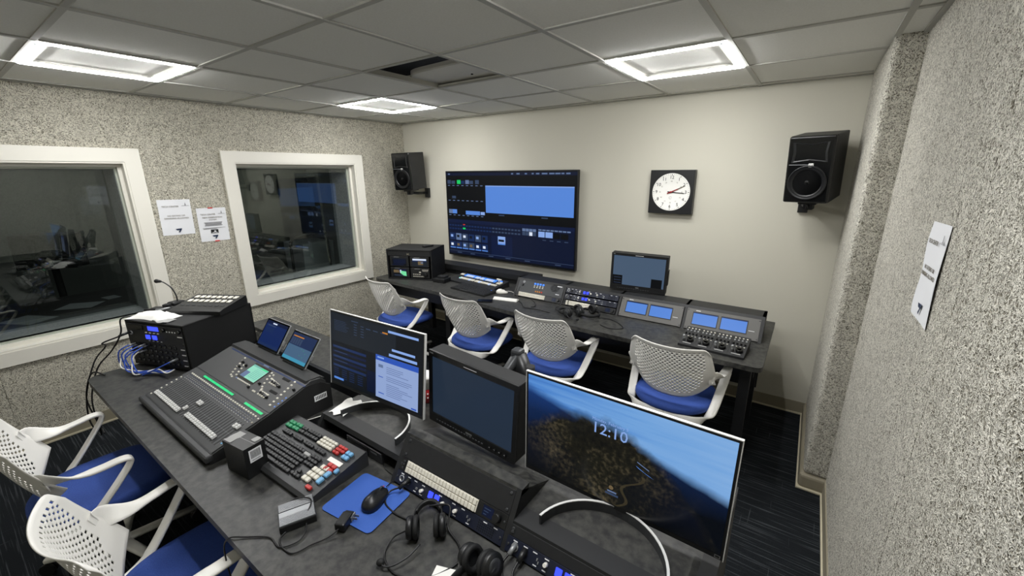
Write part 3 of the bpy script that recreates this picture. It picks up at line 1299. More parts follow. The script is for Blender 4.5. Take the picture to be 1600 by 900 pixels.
# bay 1: talkback station over a pale key strip
t = slot('talkback_station', 'grey talkback station with four blue lit keys and speaker beside the white handset', 'intercom', xc(0), YB, ZB, A2)
faceplate(t, WR, U, 3.36 * U, 'grey_metal', .02)
b = MB()
for i in range(4):
    b.box((-.055 + .028 * i, -.006, 3.0 * U), (.018, .005, .016), None, .002)
b.build('lit_key', 'e_led2', t)
b = MB()
for i in range(4):
    b.box((-.055 + .028 * i, -.006, 2.6 * U), (.014, .005, .008), None, .002)
    b.box((-.055 + .028 * i, -.006, 2.3 * U), (.014, .005, .008), None, .002)
b.build('white_button', 'white_key', t)
b = MB(); b.lathe([(.012, -.004), (.012, -.009), (.008, -.009), (.007, -.003)], (-.17, 0, 3.1 * U), 'y', 'silver', 18); b.build('jack', 'silver', t)
knob(t, -.18, 2.45 * U, .012, .012, 'black_plastic')
b = MB()
for i in range(12):
    for j in range(9):
        if (i - 5.5) ** 2 + (j - 4) ** 2 * 1.6 < 34:
            b.lathe([(.0032, -.0044), (.001, -.0044)], (.105 + i * .0075, 0, 2.1 * U + j * .0075), 'y', 'void_dark', 6)
b.build('speaker_grille', 'void_dark', t)
b = MB(); b.rect(.165, 3.15 * U, .21, 3.3 * U, -.0046, 'paper'); b.rect(.165, 1.55 * U, .2, 1.68 * U, -.0046, 'paper'); b.build('lettering', None, t)
b = MB()
for k, m in enumerate(('e_orange', 'e_orange', 'e_orange', 'e_red')):
    b.box((-.03 + k * .02, -.006, 1.5 * U), (.012, .004, .012), m, .001)
b.build('indicator', None, t)
t = slot('rack_keypad', 'pale key strip under the talkback station on the back desk', 'key panel', xc(0), YB, ZB, A2)
keypad_unit(t, 0, 20, -.2, .07)
# bay 2: two intercoms over a key strip
for k, (zu, lab) in enumerate(((2.35, 'upper of two rack intercoms with blue lit keys left of the small screen'), (1.15, 'lower of two rack intercoms with blue lit keys left of the small screen'))):
    t = slot('rack_intercom', lab, 'intercom', xc(1), YB, ZB, A2)
    intercom(t, zu * U)
t = slot('rack_keypad', 'pale key strip behind the headset heap on the back desk', 'key panel', xc(1), YB, ZB, A2)
keypad_unit(t, 0, 20, -.2, .07)
# bays 3 and 4: twin screen units
for k, lab in ((2, 'twin blue screen rack unit below the small black screen'), (3, 'twin blue screen rack unit behind the camera control panel')):
    t = slot('twin_screen_unit', lab, 'screen', xc(k), YB, ZB, A2)
    faceplate(t, WR, 0, 3.36 * U, 'panel_grey', .02)
    for x in (-.105, .075):
        b = MB(); b.bx(x - .082, x + .082, -.006, -.004, .035, .128, 'black_plastic', .001)
        s = b.build('bezel', 'black_plastic', t)
        b = MB(); b.rect(x - .077, .04, x + .077, .124, -.0062, 'e_blue')
        b.rect(x - .077, .117, x + .077, .124, -.0064, 'e_navy2')
        b.build('display', None, s)
    marks(t, [(-.17, .135, -.14, .139), (.165, .06, .2, .063)])
# small deck in the open left bay of the front desk
t = thing('tape_deck', 'small black deck inside the open bay under the arched stand', 'deck', (2.86, -2.742, ZT + .0005))
b = MB(); b.bx(-.11, .11, -.05, .08, 0, .045, 'mixer_body', .003); b.build('body', 'black_plastic', t)
b = MB()
b.bx(-.1, .03, -.053, -.05, .008, .04)
b.build('front_door', 'gloss_black', t)
b = MB()
for k in range(5):
    b.box((-.085 + k * .02, -.0545, .013), (.012, .004, .005), None, .001)
b.build('button', 'grey_metal', t)
b = MB(); b.rect(.045, .03, .085, .038, -.0505); b.build('label_plate', 'connector', t)


# ---------------------------------------------------------------- screens on the front desk
def monitor_shell(t, w, h, d, m='black_plastic', edge=None, bz=.006, chin=.016):
    b = MB()
    b.box((0, .006, 0), (w, .012, h), m, .002)
    b.box((0, d / 2 + .01, -.02), (w * .55, d, h * .55), m, .008)
    b.build('casing', m, t)
    if edge:
        b = MB()
        e = .0022
        b.bx(-w / 2 - e, w / 2 + e, -.001, .008, h / 2, h / 2 + e)
        for s in (-1, 1):
            b.bx(s * w / 2, s * (w / 2 + e), -.001, .009, -h / 2, h / 2)
        b.build('metal_rim', edge, t)


def screen_rects(w, h, bz, chin):
    x0, x1, z0, z1 = -w / 2 + bz, w / 2 - bz, -h / 2 + chin, h / 2 - bz
    return lambda b, u0, v0, u1, v1, m, k=0: b.rect(x0 + u0 * (x1 - x0), z1 - v1 * (z1 - z0), x0 + u1 * (x1 - x0), z1 - v0 * (z1 - z0), -.0006 - .0003 * k, m)


def arc_stand(t, Ri, org, cx, cy, r, a0, a1, zb, zh):
    """flat metal band standing on edge, bent to an arc"""
    pts = [(cx + r * math.cos(a), cy + r * math.sin(a)) for a in [a0 + (a1 - a0) * k / 28 for k in range(29)]]
    pin = [(cx + (r - .007) * math.cos(a), cy + (r - .007) * math.sin(a)) for a in [a0 + (a1 - a0) * k / 28 for k in range(29)]]

    def L_(x, y, z):
        return Ri @ (Vector((x, y, z)) - org)
    b = MB()
    b.rings([[L_(*p, zb), L_(*q, zb), L_(*q, zb + zh), L_(*p, zb + zh)] for p, q in zip(pts, pin)], smooth=False)
    f = b.build('arc_foot', 'grey_metal', t)
    b = MB()
    b.rings([[L_(*p, zb + zh + .0002), L_(*q, zb + zh + .0002), L_(*q, zb + zh + .0025), L_(*p, zb + zh + .0025)] for p, q in zip(pts, pin)], smooth=False)
    b.build('bright_edge', 'alu', f)


def monitor_left():
    w_, h_ = .553, .33
    c = Vector((2.815, -2.675, 1.094))
    R = lean(math.radians(2.8), math.radians(6.8))
    t = thing('monitor', 'flat monitor with a dark edit program and pale blue document window', 'monitor', c, rot=R)
    monitor_shell(t, w_, h_, .03, 'black_plastic', 'alu')
    f = screen_rects(w_, h_, .007, .014)
    b = MB()
    f(b, 0, 0, 1, 1, 'e_desk_dark')
    f(b, 0, 0, .74, .4, 'e_desk_mid', 1)
    for k in range(7):
        f(b, .04, .1 + k * .022, .2 + random.uniform(-.02, .02), .105 + k * .022, 'e_steel', 2)
    for k in range(5):
        for u in (.28, .36):
            f(b, u, .09 + k * .035, u + .035, .1 + k * .035, 'e_steel', 2)
    for u in (.42, .5, .58):
        f(b, u, .1, u + .05, .112, 'e_steel', 2)
    f(b, .25, .05, .33, .06, 'e_steel', 2)
    f(b, .6, .085, .655, .105, 'e_orange', 2)
    f(b, .66, .045, .96, .075, 'e_blue_lite', 2)
    f(b, .70, .27, .93, .3, 'e_blue_lite', 2)
    f(b, .67, .34, .95, .375, 'e_blue_lite', 2)
    for v, m in ((.46, 'e_navy2'), (.53, 'e_navy'), (.6, 'e_navy2'), (.66, 'e_navy'), (.73, 'e_navy2')):
        f(b, .02, v, .42, v + .035, m, 1)
        f(b, .04, v + .01, .2, v + .018, 'e_steel', 2)
    for k in range(5):
        for u in (.03, .13, .22, .32):
            f(b, u, .79 + k * .03, u + .06, .8 + k * .03, 'e_navy2', 2)
    f(b, .03, .92, .15, .95, 'e_blue', 2)
    f(b, .43, .66, .55, .95, 'e_tv_navy', 1)
    f(b, .53, .4, .965, .975, 'e_doc', 3)
    f(b, .53, .4, .965, .47, 'e_doc_head', 4)
    f(b, .55, .42, .62, .44, 'e_blue_lite', 5)
    f(b, .56, .52, .61, .56, 'e_line', 4)
    for k in range(16):
        if k in (4, 8):
            continue
        f(b, .645, .53 + k * .025, .645 + random.uniform(.12, .28), .537 + k * .025, 'e_text', 4)
    f(b, .56, .68, .61, .69, 'e_doc_head', 4); f(b, .56, .9, .62, .912, 'e_doc_head', 4)
    f(b, .9, .945, .95, .965, 'e_doc_head', 4)
    b.build('display', None, t)
    b = MB()
    for p in ((.0, -.1595),):
        b.box((p[0], -.001, p[1]), (.03, .001, .004), None, 0)
    b.build('maker_mark', 'grey_metal', t)
    Ri = R.inverted()
    b = MB()
    b.tube([Ri @ (Vector(p) - c) for p in ((2.825, -2.63, 1.08), (2.83, -2.575, 1.06), (2.835, -2.565, .95), (2.835, -2.572, .835))], .016, seg=12)
    b.build('stand_neck', 'grey_metal', t)
    arc_stand(t, Ri, c, 2.835, -2.76, .178, math.radians(3), math.radians(177), .8272, .028)


def monitor_right():
    w_, h_ = .61, .36
    c = Vector((3.802, -2.597, 1.029))
    R = lean(math.radians(-.5), 0, math.radians(-.5))
    t = thing('monitor', 'largest desk monitor showing a misty mountain landscape and clock time', 'monitor', c, rot=R)
    monitor_shell(t, w_, h_, .035, 'black_plastic', 'alu')
    bz, chin = .007, .016
    x0, x1, z0, z1 = -w_ / 2 + bz, w_ / 2 - bz, -h_ / 2 + chin, h_ / 2 - bz
    b = MB(); b.rect(x0, z0, x1, z1, -.0006); d = b.build('display', 'landscape_picture', t)
    text('date_lettering', 'Monday, February 5', .0135, (-.02, -.0012, .1), d, 'e_blue_lite')
    text('time_lettering', '12:10', .05, (-.02, -.0012, .072), d, 'e_blue_lite')
    b = MB()
    b.quad([(.062, -.001, .0), (.1, -.001, -.018), (.115, -.001, -.022), (.07, -.001, -.006)], 'e_blue')
    b.quad([(.066, -.001, .014), (.1, -.001, -.0), (.1, -.001, -.003), (.066, -.001, .011)], 'e_line')
    b.build('lake', None, d)
    b = MB()
    b.lathe([(.001, -.001), (.007, -.001), (.007, -.0011)], (-.003, 0, -.108), 'y', 'e_brown', 16)
    b.rect(-.014, -.124, .014, -.119, -.001, 'e_line')
    b.rect(-.02, -.134, .02, -.127, -.001, 'e_steel')
    b.build('login_badge', None, d)
    b = MB(); b.box((0, -.001, -.173), (.02, .001, .005), None, 0); b.build('maker_mark', 'grey_metal', t)
    b = MB(); b.rect(w_ / 2 - .02, -h_ / 2 + .004, w_ / 2 - .006, -h_ / 2 + .014, -.0008, 'connector'); b.rect(w_ / 2 - .018, -h_ / 2 + .006, w_ / 2 - .008, -h_ / 2 + .012, -.001, 'black_plastic')
    b.build('corner_sticker', None, t)
    Ri = R.inverted()
    b = MB()
    b.tube([Ri @ (Vector(p) - c) for p in ((3.81, -2.555, 1.03), (3.815, -2.52, 1.0), (3.82, -2.53, .92), (3.825, -2.585, .835))], .016, seg=12)
    b.build('stand_neck', 'grey_metal', t)
    arc_stand(t, Ri, c, 3.828, -2.775, .186, math.radians(2), math.radians(172), .8272, .03)


monitor_left()
monitor_right()

t = thing('broadcast_monitor', 'thick black broadcast monitor with blank slate screen between two flat monitors', 'monitor', (3.268, -2.61, 1.024), rot=lean(math.radians(-.7), math.radians(.6), math.radians(-3.5)))
b = MB()
b.box((0, .035, 0), (.41, .07, .30), 'black_matte', .004)
b.build('casing', 'black_matte', t)
b = MB()
for x0, x1, z0, z1 in ((-.205, .205, .128, .15), (-.205, .205, -.15, -.112), (-.205, -.19, -.112, .128), (.19, .205, -.112, .128)):
    b.bx(x0, x1, -.006, .002, z0, z1)
b.build('bezel', 'black_plastic', t)
b = MB(); b.rect(-.19, -.112, .19, .128, -.0008, 'e_slate_dark'); b.build('display', None, t)
b = MB(); b.rect(-.2, .138, -.18, .144, -.0064, 'connector'); b.rect(-.03, .137, .03, .1395, -.0064, 'paper'); b.rect(-.015, -.128, .015, -.12, -.0064, 'connector')
b.build('lettering', None, t)
b = MB()
for k in range(17):
    b.box((-.16 + k * .014, -.007, -.134), (.009, .004, .006), None, .001)
b.build('button_row', 'grey_metal', t)
for k in range(4):
    x = .1 + k * .022
    b = MB(); b.cyl((x, -.006, -.132), (x, -.014, -.132), .006, .005, seg=12); b.build('knob', 'black_plastic', t)

# sprung arm behind the broadcast monitor
t = thing('monitor_mount', 'grey sprung monitor arm bent up behind the thick broadcast monitor', 'monitor arm', (3.36, -2.36, .826))
b = MB(); b.cyl((0, 0, .001), (0, 0, .03), .045, .04); b.cyl((0, 0, .03), (0, 0, .16), .02); b.build('post', 'black_plastic', t)
b = MB(); b.tube([(0, 0, .15), (-.03, .01, .22), (-.07, .02, .29)], .024, seg=12, flat=(.03, .03, (1, 0, .3))); b.build('lower_link', 'black_plastic', t)
b = MB(); b.tube([(-.065, .015, .30), (-.10, -.05, .21), (-.135, -.10, .125)], .02, seg=12, flat=(.02, .016, (1, -.6, 0))); b.build('upper_link', 'grey_metal', t)
b = MB(); b.box((-.068, .015, .3), (.045, .045, .04), None, .01); b.build('elbow', 'grey_metal', t)
t = thing('microphone_stand_tube', 'short black capped tube standing behind the landscape monitor corner', 'tube', (3.40, -2.42, .826))
b = MB(); b.cyl((0, 0, .001), (0, 0, .012), .04); b.cyl((0, 0, .012), (0, 0, .27), .012); b.build('pole', 'black_plastic', t)
b = MB(); b.cyl((0, 0, .26), (0, 0, .305), .017); b.build('cap', 'black_matte', t)

t = thing('paper_cup', 'white paper cup with red print between the two left screens', 'cup', (2.865, -2.45, .8265))
b = MB(); b.lathe([(.001, .001), (.03, .001), (.034, .004), (.036, .095), (.034, .096)], m='red_print'); b.build('sleeve', 'red_print', t)
b = MB(); b.lathe([(.0365, .07), (.0395, .118), (.041, .12), (.041, .126), (.03, .134), (.001, .134)], m='paper_white'); b.build('lid', 'paper_white', t)
b = MB()
for k in range(18):
    a = k * .7
    b.box((.0372 * math.cos(a), .0372 * math.sin(a), .02 + .05 * random.random()), (.006, .006, .004), None, 0, rot=(0, 0, a))
b.build('lettering', 'paper_white', t)

# small screen on the back desk
t = thing('broadcast_monitor', 'small black broadcast monitor standing on the back desk turret', 'monitor', (3.14, -.475, 1.058), rot=lean(math.radians(8), math.radians(-2), math.radians(-1.2)))
b = MB(); b.box((0, .035, 0), (.425, .07, .295), 'black_matte', .004); b.build('casing', 'black_matte', t)
b = MB()
for x0, x1, z0, z1 in ((-.2125, .2125, .128, .1475), (-.2125, .2125, -.1475, -.105), (-.2125, -.195, -.105, .128), (.195, .2125, -.105, .128)):
    b.bx(x0, x1, -.006, .002, z0, z1)
b.build('bezel', 'black_plastic', t)
b = MB(); b.rect(-.195, -.105, .195, .128, -.0008, 'e_slate')
b.rect(-.195, -.105, -.12, -.03, -.0012, 'e_black'); b.rect(.1, -.105, .18, -.035, -.0012, 'e_black')
for k in range(3):
    b.rect(-.185, -.095 + k * .022, -.13, -.092 + k * .022, -.0015, 'e_steel')
b.build('display', None, t)
b = MB(); b.rect(-.03, .136, .03, .1385, -.0064, 'paper'); b.rect(-.2, .136, -.185, .141, -.0064, 'connector'); b.rect(-.012, -.122, .012, -.115, -.0064, 'connector'); b.build('lettering', None, t)
b = MB()
for k in range(14):
    b.box((-.15 + k * .018, -.007, -.132), (.01, .004, .006), None, .001)
b.build('button_row', 'grey_metal', t)
b = MB(); b.box((0, .04, -.1495), (.2, .1, .004), None, .001); b.build('foot', 'black_plastic', t)
b = MB(); b.box((.216, .045, -.02), (.008, .05, .12), None, .003); b.build('side_handle', 'black_plastic', t)


# ---------------------------------------------------------------- mixing console
def mixing_console():
    ox, oy, oz = 2.037, -2.92, ZT - .0005
    t = thing('mixing_console', 'wide digital mixing console with rows of white faders and a mint touchscreen', 'mixing console', (ox, oy, oz))
    x0, x1 = 1.645 - ox, 2.432 - ox

    def Y(y): return y - oy

    def Z(z): return z - oz
    prof = [(-3.17, .757), (-3.175, .78), (-3.157, .79), (-2.935, .847), (-2.765, .904), (-2.74, .914), (-2.695, .91), (-2.672, .89), (-2.672, .757)]
    b = MB()
    b.prism([(Y(y), Z(z)) for y, z in prof], 'x', x0 + .008, x1 - .008, 'mixer_body')
    for s in (x0, x1 - .009):   # end cheeks with a cut corner
        ch = [(-3.168, .751), (-3.172, .778), (-3.155, .7885), (-2.935, .8455), (-2.765, .9025), (-2.70, .895), (-2.655, .865), (-2.655, .751)]
        b.prism([(Y(y), Z(z)) for y, z in ch], 'x', s, s + .009, 'black_matte')
    b.build('body', 'mixer_body', t)
    b = MB(); b.box((0, Y(-3.168), Z(.7755)), (x1 - x0 + .012, .03, .03), None, .008); b.build('front_rest', 'mixer_body', t)
    b = MB(); b.prism([(Y(-2.762), Z(.9045)), (Y(-2.755), Z(.917)), (Y(-2.69), Z(.915)), (Y(-2.668), Z(.9)), (Y(-2.69), Z(.895))], 'x', x0 + .01, x1 - .02); b.build('rear_hood', 'mixer_body', t)
    aA = math.atan2(.848 - .79, .22)
    aB = math.atan2(.905 - .848, .17)

    def PA(x, s, h=0): return Vector((x - ox, Y(-3.155) + s * math.cos(aA) - h * math.sin(aA), Z(.7905) + s * math.sin(aA) + h * math.cos(aA)))

    def PB(x, s, h=0): return Vector((x - ox, Y(-2.935) + s * math.cos(aB) - h * math.sin(aB), Z(.848) + s * math.sin(aB) + h * math.cos(aB)))
    RA, RB = Matrix.Rotation(aA, 3, 'X'), Matrix.Rotation(aB, 3, 'X')

    def boxA(b, x, s, w, l, h, m=None, bev=0): b.box(PA(x, s, h / 2), (w, l, h), m, bev, rot=RA, seg=1)

    def boxB(b, x, s, w, l, h, m=None, bev=0): b.box(PB(x, s, h / 2), (w, l, h), m, bev, rot=RB, seg=1)
    b = MB(); b.box(PA(2.0385, .113, .0005), (.768, .222, .0016), None, 0, rot=RA); b.build('fader_panel', 'mixer_face', t)
    b = MB(); b.box(PB(2.0385, .09, .0005), (.768, .172, .0016), None, 0, rot=RB); b.build('control_panel', 'mixer_face', t)
    n = 33
    px = [1.70 + k * (2.385 - 1.70) / (n - 1) for k in range(n)]
    b = MB()
    for x in px:
        boxA(b, x, .085, .003, .12, .002)
    b.build('fader_slots', 'ink_black', t)
    b = MB()
    for k in range(n + 1):
        x = px[0] - .0107 + k * .0214
        boxA(b, x, .085, .0008, .116, .0016)
    for s in (.145, .085):
        boxA(b, 2.042, s, .7, .0008, .0016)
    b.build('lettering', 'mixer_line', t)
    raised = {15: .108, 16: .108, 31: .12, 32: .122}
    cap0 = None
    for k, x in enumerate(px):
        s = raised.get(k, .036 + (.008 if k > 13 else 0))
        if k in (14,):
            s = .06
        if cap0 is None:
            b = MB()
            b.box((0, 0, .006), (.0125, .021, .011), 'fader_cap', .002)
            b.box((0, 0, .0118), (.0126, .0012, .0006), 'ink_black')
            o = b.build('fader_cap', 'fader_cap', t)
            o.rotation_euler = (aA, 0, 0)
            cap0 = o
        else:
            o = cap0.copy(); C.objects.link(o); o.parent = t
        o.location = PA(x, s, .002)
    b = MB()
    for x in px:
        boxA(b, x, .192, .012, .007, .004, 'white_key', .001)
        boxA(b, x, .176, .008, .004, .003, 'mixer_line', .001)
        boxA(b, x, .168, .006, .004, .003, 'grey_key', .001)
        boxA(b, x, .157, .009, .004, .003, 'grey_key', .001)
    b.build('channel_button', None, t)
    b = MB()
    for x in px:
        boxA(b, x, .182, .005, .003, .0025, 'e_navy2')
        boxA(b, x, .163, .005, .003, .0025, 'e_steel')
    b.build('button_light', None, t)
    for xa, xb in ((1.796, 2.128), (2.242, 2.404)):
        b = MB()
        boxA(b, (xa + xb) / 2, .212, xb - xa + .012, .017, .003, 'black_plastic')
        m = int((xb - xa) / .0425)
        for k in range(m):
            w_ = (xb - xa) / m
            boxA(b, xa + (k + .5) * w_, .212, w_ * .94, .010, .0042, 'e_meter')
        b.build('level_strip', None, t)
    b = MB()
    boxA(b, 2.185, .212, .1, .017, .003, 'black_plastic')
    b.build('blank_strip', None, t)
    b = MB()
    for k in range(7):
        boxA(b, 1.672, .018 + k * .022, .009, .007, .004, 'white_key', .001)
    for k in range(4):
        boxA(b, 2.41, .165 + k * .0, .01, .007, .004, 'white_key', .001)
    boxA(b, 2.412, .19, .008, .006, .004, 'white_key', .001)
    for k in range(2):
        boxA(b, 2.408, .045 + k * .018, .009, .006, .004, 'blue_key', .001)
    b.build('layer_button', None, t)
    # touchscreen
    b = MB()
    boxB(b, 2.066, .115, .158, .1, .0025, 'gloss_black')
    f = lambda u0, v0, u1, v1, m, k: b.quad([PB(1.994 + u0 * .144, .155 - v1 * .08, .003 + k * .0003), PB(1.994 + u1 * .144, .155 - v1 * .08, .003 + k * .0003), PB(1.994 + u1 * .144, .155 - v0 * .08, .003 + k * .0003), PB(1.994 + u0 * .144, .155 - v0 * .08, .003 + k * .0003)], m)
    f(0, 0, 1, 1, 'e_mint', 0)
    f(0, 0, 1, .12, 'e_mint2', 1)
    f(.55, .02, .95, .1, 'e_meter', 2)
    f(0, .55, .3, 1, 'e_line', 1)
    for k in range(7):
        f(.38, .2 + k * .1, .95, .225 + k * .1, 'e_mint2', 2)
    for k in range(5):
        f(.4 + k * .12, .3, .42 + k * .12, .9, 'e_mint2', 3)
    b.build('touchscreen', None, t)
    b = MB()
    for k in range(9):
        boxB(b, 2.0 + k * .0165, .057, .0115, .006, .004, 'white_key' if k else 'e_line', .001)
    b.build('soft_key', None, t)
    b = MB()
    pts = [(1.875, .159), (1.885, .14), (1.895, .122), (1.903, .105), (1.917, .088), (1.93, .07), (1.943, .055), (1.965, .05), (1.935, .125), (1.95, .105), (1.962, .085), (1.975, .068),
           (2.165, .155), (2.175, .138), (2.185, .12), (2.2, .098), (2.215, .08), (2.23, .07), (2.19, .15), (2.205, .132)]
    pts += [(2.22 + .017 * k, .13 - .002 * k) for k in range(5)] + [(2.225 + .018 * k, .112) for k in range(4)]
    pts += [(2.235 + .017 * k, .062) for k in range(5)] + [(2.245 + .018 * k, .045) for k in range(4)]
    pts += [(2.352 + .004 * k, .168 - .0195 * k) for k in range(8)] + [(2.195, .045), (2.21, .045)]
    for x, s in pts:
        boxB(b, x, s, .011, .008, .005, None, .001)
    b.build('control_button', 'white_key', t)
    for x, s in ((1.905, .135), (1.92, .108), (1.955, .128), (2.145, .048), (2.18, .085), (2.24, .12), (2.262, .12), (2.284, .118), (2.304, .116), (2.255, .054), (2.277, .054), (2.298, .052), (2.315, .05), (2.40, .135)):
        b = MB(); b.cyl(PB(x, s, 0), PB(x, s, .014), .0065, .0055, seg=12); b.build('encoder', 'black_plastic', t)
    b = MB()
    for x, s in ((2.29, .16), (2.31, .084)):
        boxB(b, x, s, .06, .012, .003)
    b.build('label_window', 'ink_black', t)
    b = MB(); boxB(b, 2.06, .173, .74, .008, .002, 'e_navy2'); boxB(b, 2.075, .173, .05, .006, .003, 'e_line'); b.build('header_stripe', None, t)
    b = MB()
    for k in range(4):
        boxB(b, 2.41, .09 - .018 * k, .008, .006, .003, 'e_blue', .001)
    b.build('blue_key', None, t)
    b = MB(); b.box((x1 + .0012, Y(-2.71), Z(.825)), (.0014, .06, .028), 'paper'); 
    for k in range(7):
        b.box((x1 + .0022, Y(-2.732 + k * .0075), Z(.826)), (.0008, .0035, .018), 'ink_black')
    b.build('barcode_label', None, t)


mixing_console()


def tablet(loc, yaw, tilt, label, kind):
    t = thing('tablet', label, 'tablet', loc, rot=lean(yaw, tilt))
    w_, h_ = .23, .158
    b = MB(); b.box((0, .005, h_ / 2), (w_, .009, h_), 'silver', .004); b.box((0, .0004, h_ / 2), (w_ - .004, .0016, h_ - .004), 'gloss_black', 0); b.build('body', 'silver', t)
    b = MB()
    f = lambda u0, v0, u1, v1, m, k=0: b.rect(-.105 + u0 * .21, .147 - v1 * .135, -.105 + u1 * .21, .147 - v0 * .135, -.0008 - .0003 * k, m)
    if kind == 0:
        f(0, 0, 1, 1, 'e_tab'); f(0, .9, 1, 1, 'e_navy2', 1)
        f(0, 0, 1, .12, 'e_navy', 1); f(.3, .05, .5, .1, 'e_white', 2); f(.1, .16, .5, .2, 'e_steel', 2)
        for k in range(4):
            f(.08 + k * .1, .24, .15 + k * .1, .45, 'e_navy2', 2)
    else:
        f(0, 0, 1, 1, 'e_tab2'); f(0, .45, 1, .88, 'e_tab3', 1); f(0, .88, 1, 1, 'e_teal', 2)
        f(.05, .1, .5, .14, 'e_orange', 2)
        for k in range(5):
            f(.04 + k * .095, .18, .11 + k * .095, .42, 'e_steel', 2)
        for u, v in ((.6, .5), (.7, .52), (.8, .6), (.75, .75), (.62, .72)):
            f(u, v, u + .012, v + .02, 'e_green', 3)
    b.build('display', None, t)
    b = MB()
    b.box((0, .02, -.004), (w_ * .8, .03, .008), None, .002)
    b.tube([(0, .01, h_ * .6), (0, .05, h_ * .3), (0, .075, .0)], .006, seg=8)
    b.build('easel', 'black_plastic', t)
    for s in (-1, 1):
        b = MB(); b.box((s * (w_ / 2 + .002), .006, .06), (.006, .012, .025), None, .001); b.build('clamp', 'silver', t)


tablet((1.91, -2.694, .926), 0, math.radians(35), 'tablet with deep blue screen leaning behind the mixing console beside the black rack case', 0)
tablet((2.198, -2.708, .926), 0, math.radians(38), 'tablet with pale teal strip on screen leaning behind the mixing console', 1)


# ---------------------------------------------------------------- rack case at the end of the front desk
RY = math.radians(20)
RC = Vector((1.475 - .22 * math.cos(RY), -2.906 - .22 * math.sin(RY), ZT))
t = thing('rack_case', 'black rack case standing on the front desk corner by the larger window', 'rack case', RC, RY)
RW, RD, RH = .44, .43, .28
b = MB()
b.bx(-RW / 2, RW / 2, 0, RD, RH - .012, RH, None, .003)
b.bx(-RW / 2, RW / 2, 0, RD, .012, .022)
for s in (-1, 1):
    b.box((s * (RW / 2 - .006), RD / 2, RH / 2 + .004), (.012, RD, RH - .008), None, .002)
b.bx(-RW / 2, RW / 2, RD - .01, RD, .012, RH)
b.build('case_shell', 'black_matte', t)
for sx in (-1, 1):
    for y in (.04, RD - .04):
        b = MB()
        b.cyl((sx * .19, y, .0005), (sx * .19, y, .014), .016)
        b.build('foot', 'black_matte', t)


def in_case(name, label, cat):
    return thing(name, label, cat, RC, RY)


WR = RW - .026
t = in_case('talkback_receiver', 'talkback base unit with a glowing blue display at the top of the rack case', 'intercom')
z0 = .162
faceplate(t, WR, z0, z0 + .103, 'black_plastic', .3)
b = MB()
b.rect(-.045, z0 + .069, .035, z0 + .095, -.0046, 'e_led')
b.build('display', None, t)
b = MB()
for k in range(2):
    b.box((-.055 + .05 * k, -.006, z0 + .03), (.034, .005, .026), None, .003)
b.build('lit_key', 'e_led', t)
b = MB()
for k in range(4):
    b.box((-.062 + .03 * k, -.006, z0 + .056), (.012, .004, .006), 'white_key', .001)
    b.box((-.05 + .03 * k, -.006, z0 + .008), (.01, .004, .005), 'grey_key', .001)
b.build('small_button', None, t)
b = MB(); b.bx(-.19, -.08, -.008, -.004, z0 + .07, z0 + .096); b.build('card_slot', 'gloss_black', t)
b = MB(); b.lathe([(.012, -.004), (.012, -.009), (.007, -.009), (.006, -.003)], (-.18, 0, z0 + .045), 'y', 'silver', 16); b.build('jack', 'silver', t)
knob(t, .075, z0 + .082, .011, .014, 'gloss_black')
knob(t, .188, z0 + .08, .011, .014, 'gloss_black')
marks(t, [(.09 + k * .02, z0 + .07, .1 + k * .02, z0 + .078) for k in range(4)] + [(.165, z0 + .047, .2, z0 + .053)])
t = in_case('stage_box', 'black stage box with rows of sockets below the blue display', 'stage box')
z0 = .024
faceplate(t, WR, z0, z0 + .142, 'black_plastic', .25)
for r in range(4):
    for k in range(9):
        x, z = -.17 + k * .0375, z0 + .022 + r * .032
        b = MB()
        b.lathe([(.0125, -.004), (.0125, -.007), (.0095, -.007), (.0085, -.002)], (x, 0, z), 'y', 'gloss_black', 14)
        for q in range(3):
            a = q * 2.09 + .5
            b.box((x + .004 * math.cos(a), -.0055, z + .004 * math.sin(a)), (.002, .004, .002), 'silver')
        b.build('socket', None, t)
marks(t, [(.17, z0 + zz, .2, z0 + zz + .006) for zz in (.012, .045, .078, .11)])


def world_of(p):
    """point in the rack case's frame to world"""
    return Matrix.Rotation(RY, 3, 'Z') @ Vector(p) + RC


def cable(name, label, pts, r, m, cat='cable', group=None, n=8, plug=None):
    P = spline(pts, n)
    b = MB(); b.tube(P, r, seg=6)
    o = b.build(name, m)
    tag(o, label, cat, group)
    if plug:
        for a, c, rad, mm in plug:
            q = MB(); q.cyl(a, c, rad, rad * .8, seg=10); q.build('plug', mm, o)
    return o


# network leads into the stage box
for k, (k0, r0, drop, end) in enumerate(((0, 3, .10, 0), (1, 3, .09, 1), (2, 3, .09, 2), (0, 2, .08, 3), (1, 2, .07, 4), (3, 3, .08, 5), (2, 2, .06, 6))):
    x, z = -.17 + k0 * .0375, .024 + .022 + r0 * .032
    a = world_of((x, -.055, z))
    p = [world_of((x, -.012, z)), a, world_of((x - .02 + .004 * k, -.085 - .01 * (k % 3), z - .03)),
         world_of((x - .01 + .015 * k, -.09 - .008 * k, .03 + .01 * (k % 2))), world_of((-.05 + .015 * k, -.1 + .006 * k, .009 + .004 * k)),
         world_of((.02 + .02 * k, -.06 - .004 * k, .008 + .004 * k)), world_of((.06 + .012 * k, -.035, .01 + .003 * k))]
    cable('network_lead', 'blue network lead bundled in the loop below the rack case sockets' if k not in (3, 6) else 'white network lead bundled in the loop below the rack case sockets', p, .0035,
          'cable_blue' if k not in (3, 6) else 'white_plastic', group='network leads at the rack case' if k not in (3, 6) else 'white leads at the rack case',
          plug=[(world_of((x, -.004, z)), world_of((x, -.045, z)), .007, 'black_plastic' if k % 2 else 'connector')])
x, z = -.17 + 8 * .0375, .024 + .022 + 1 * .032
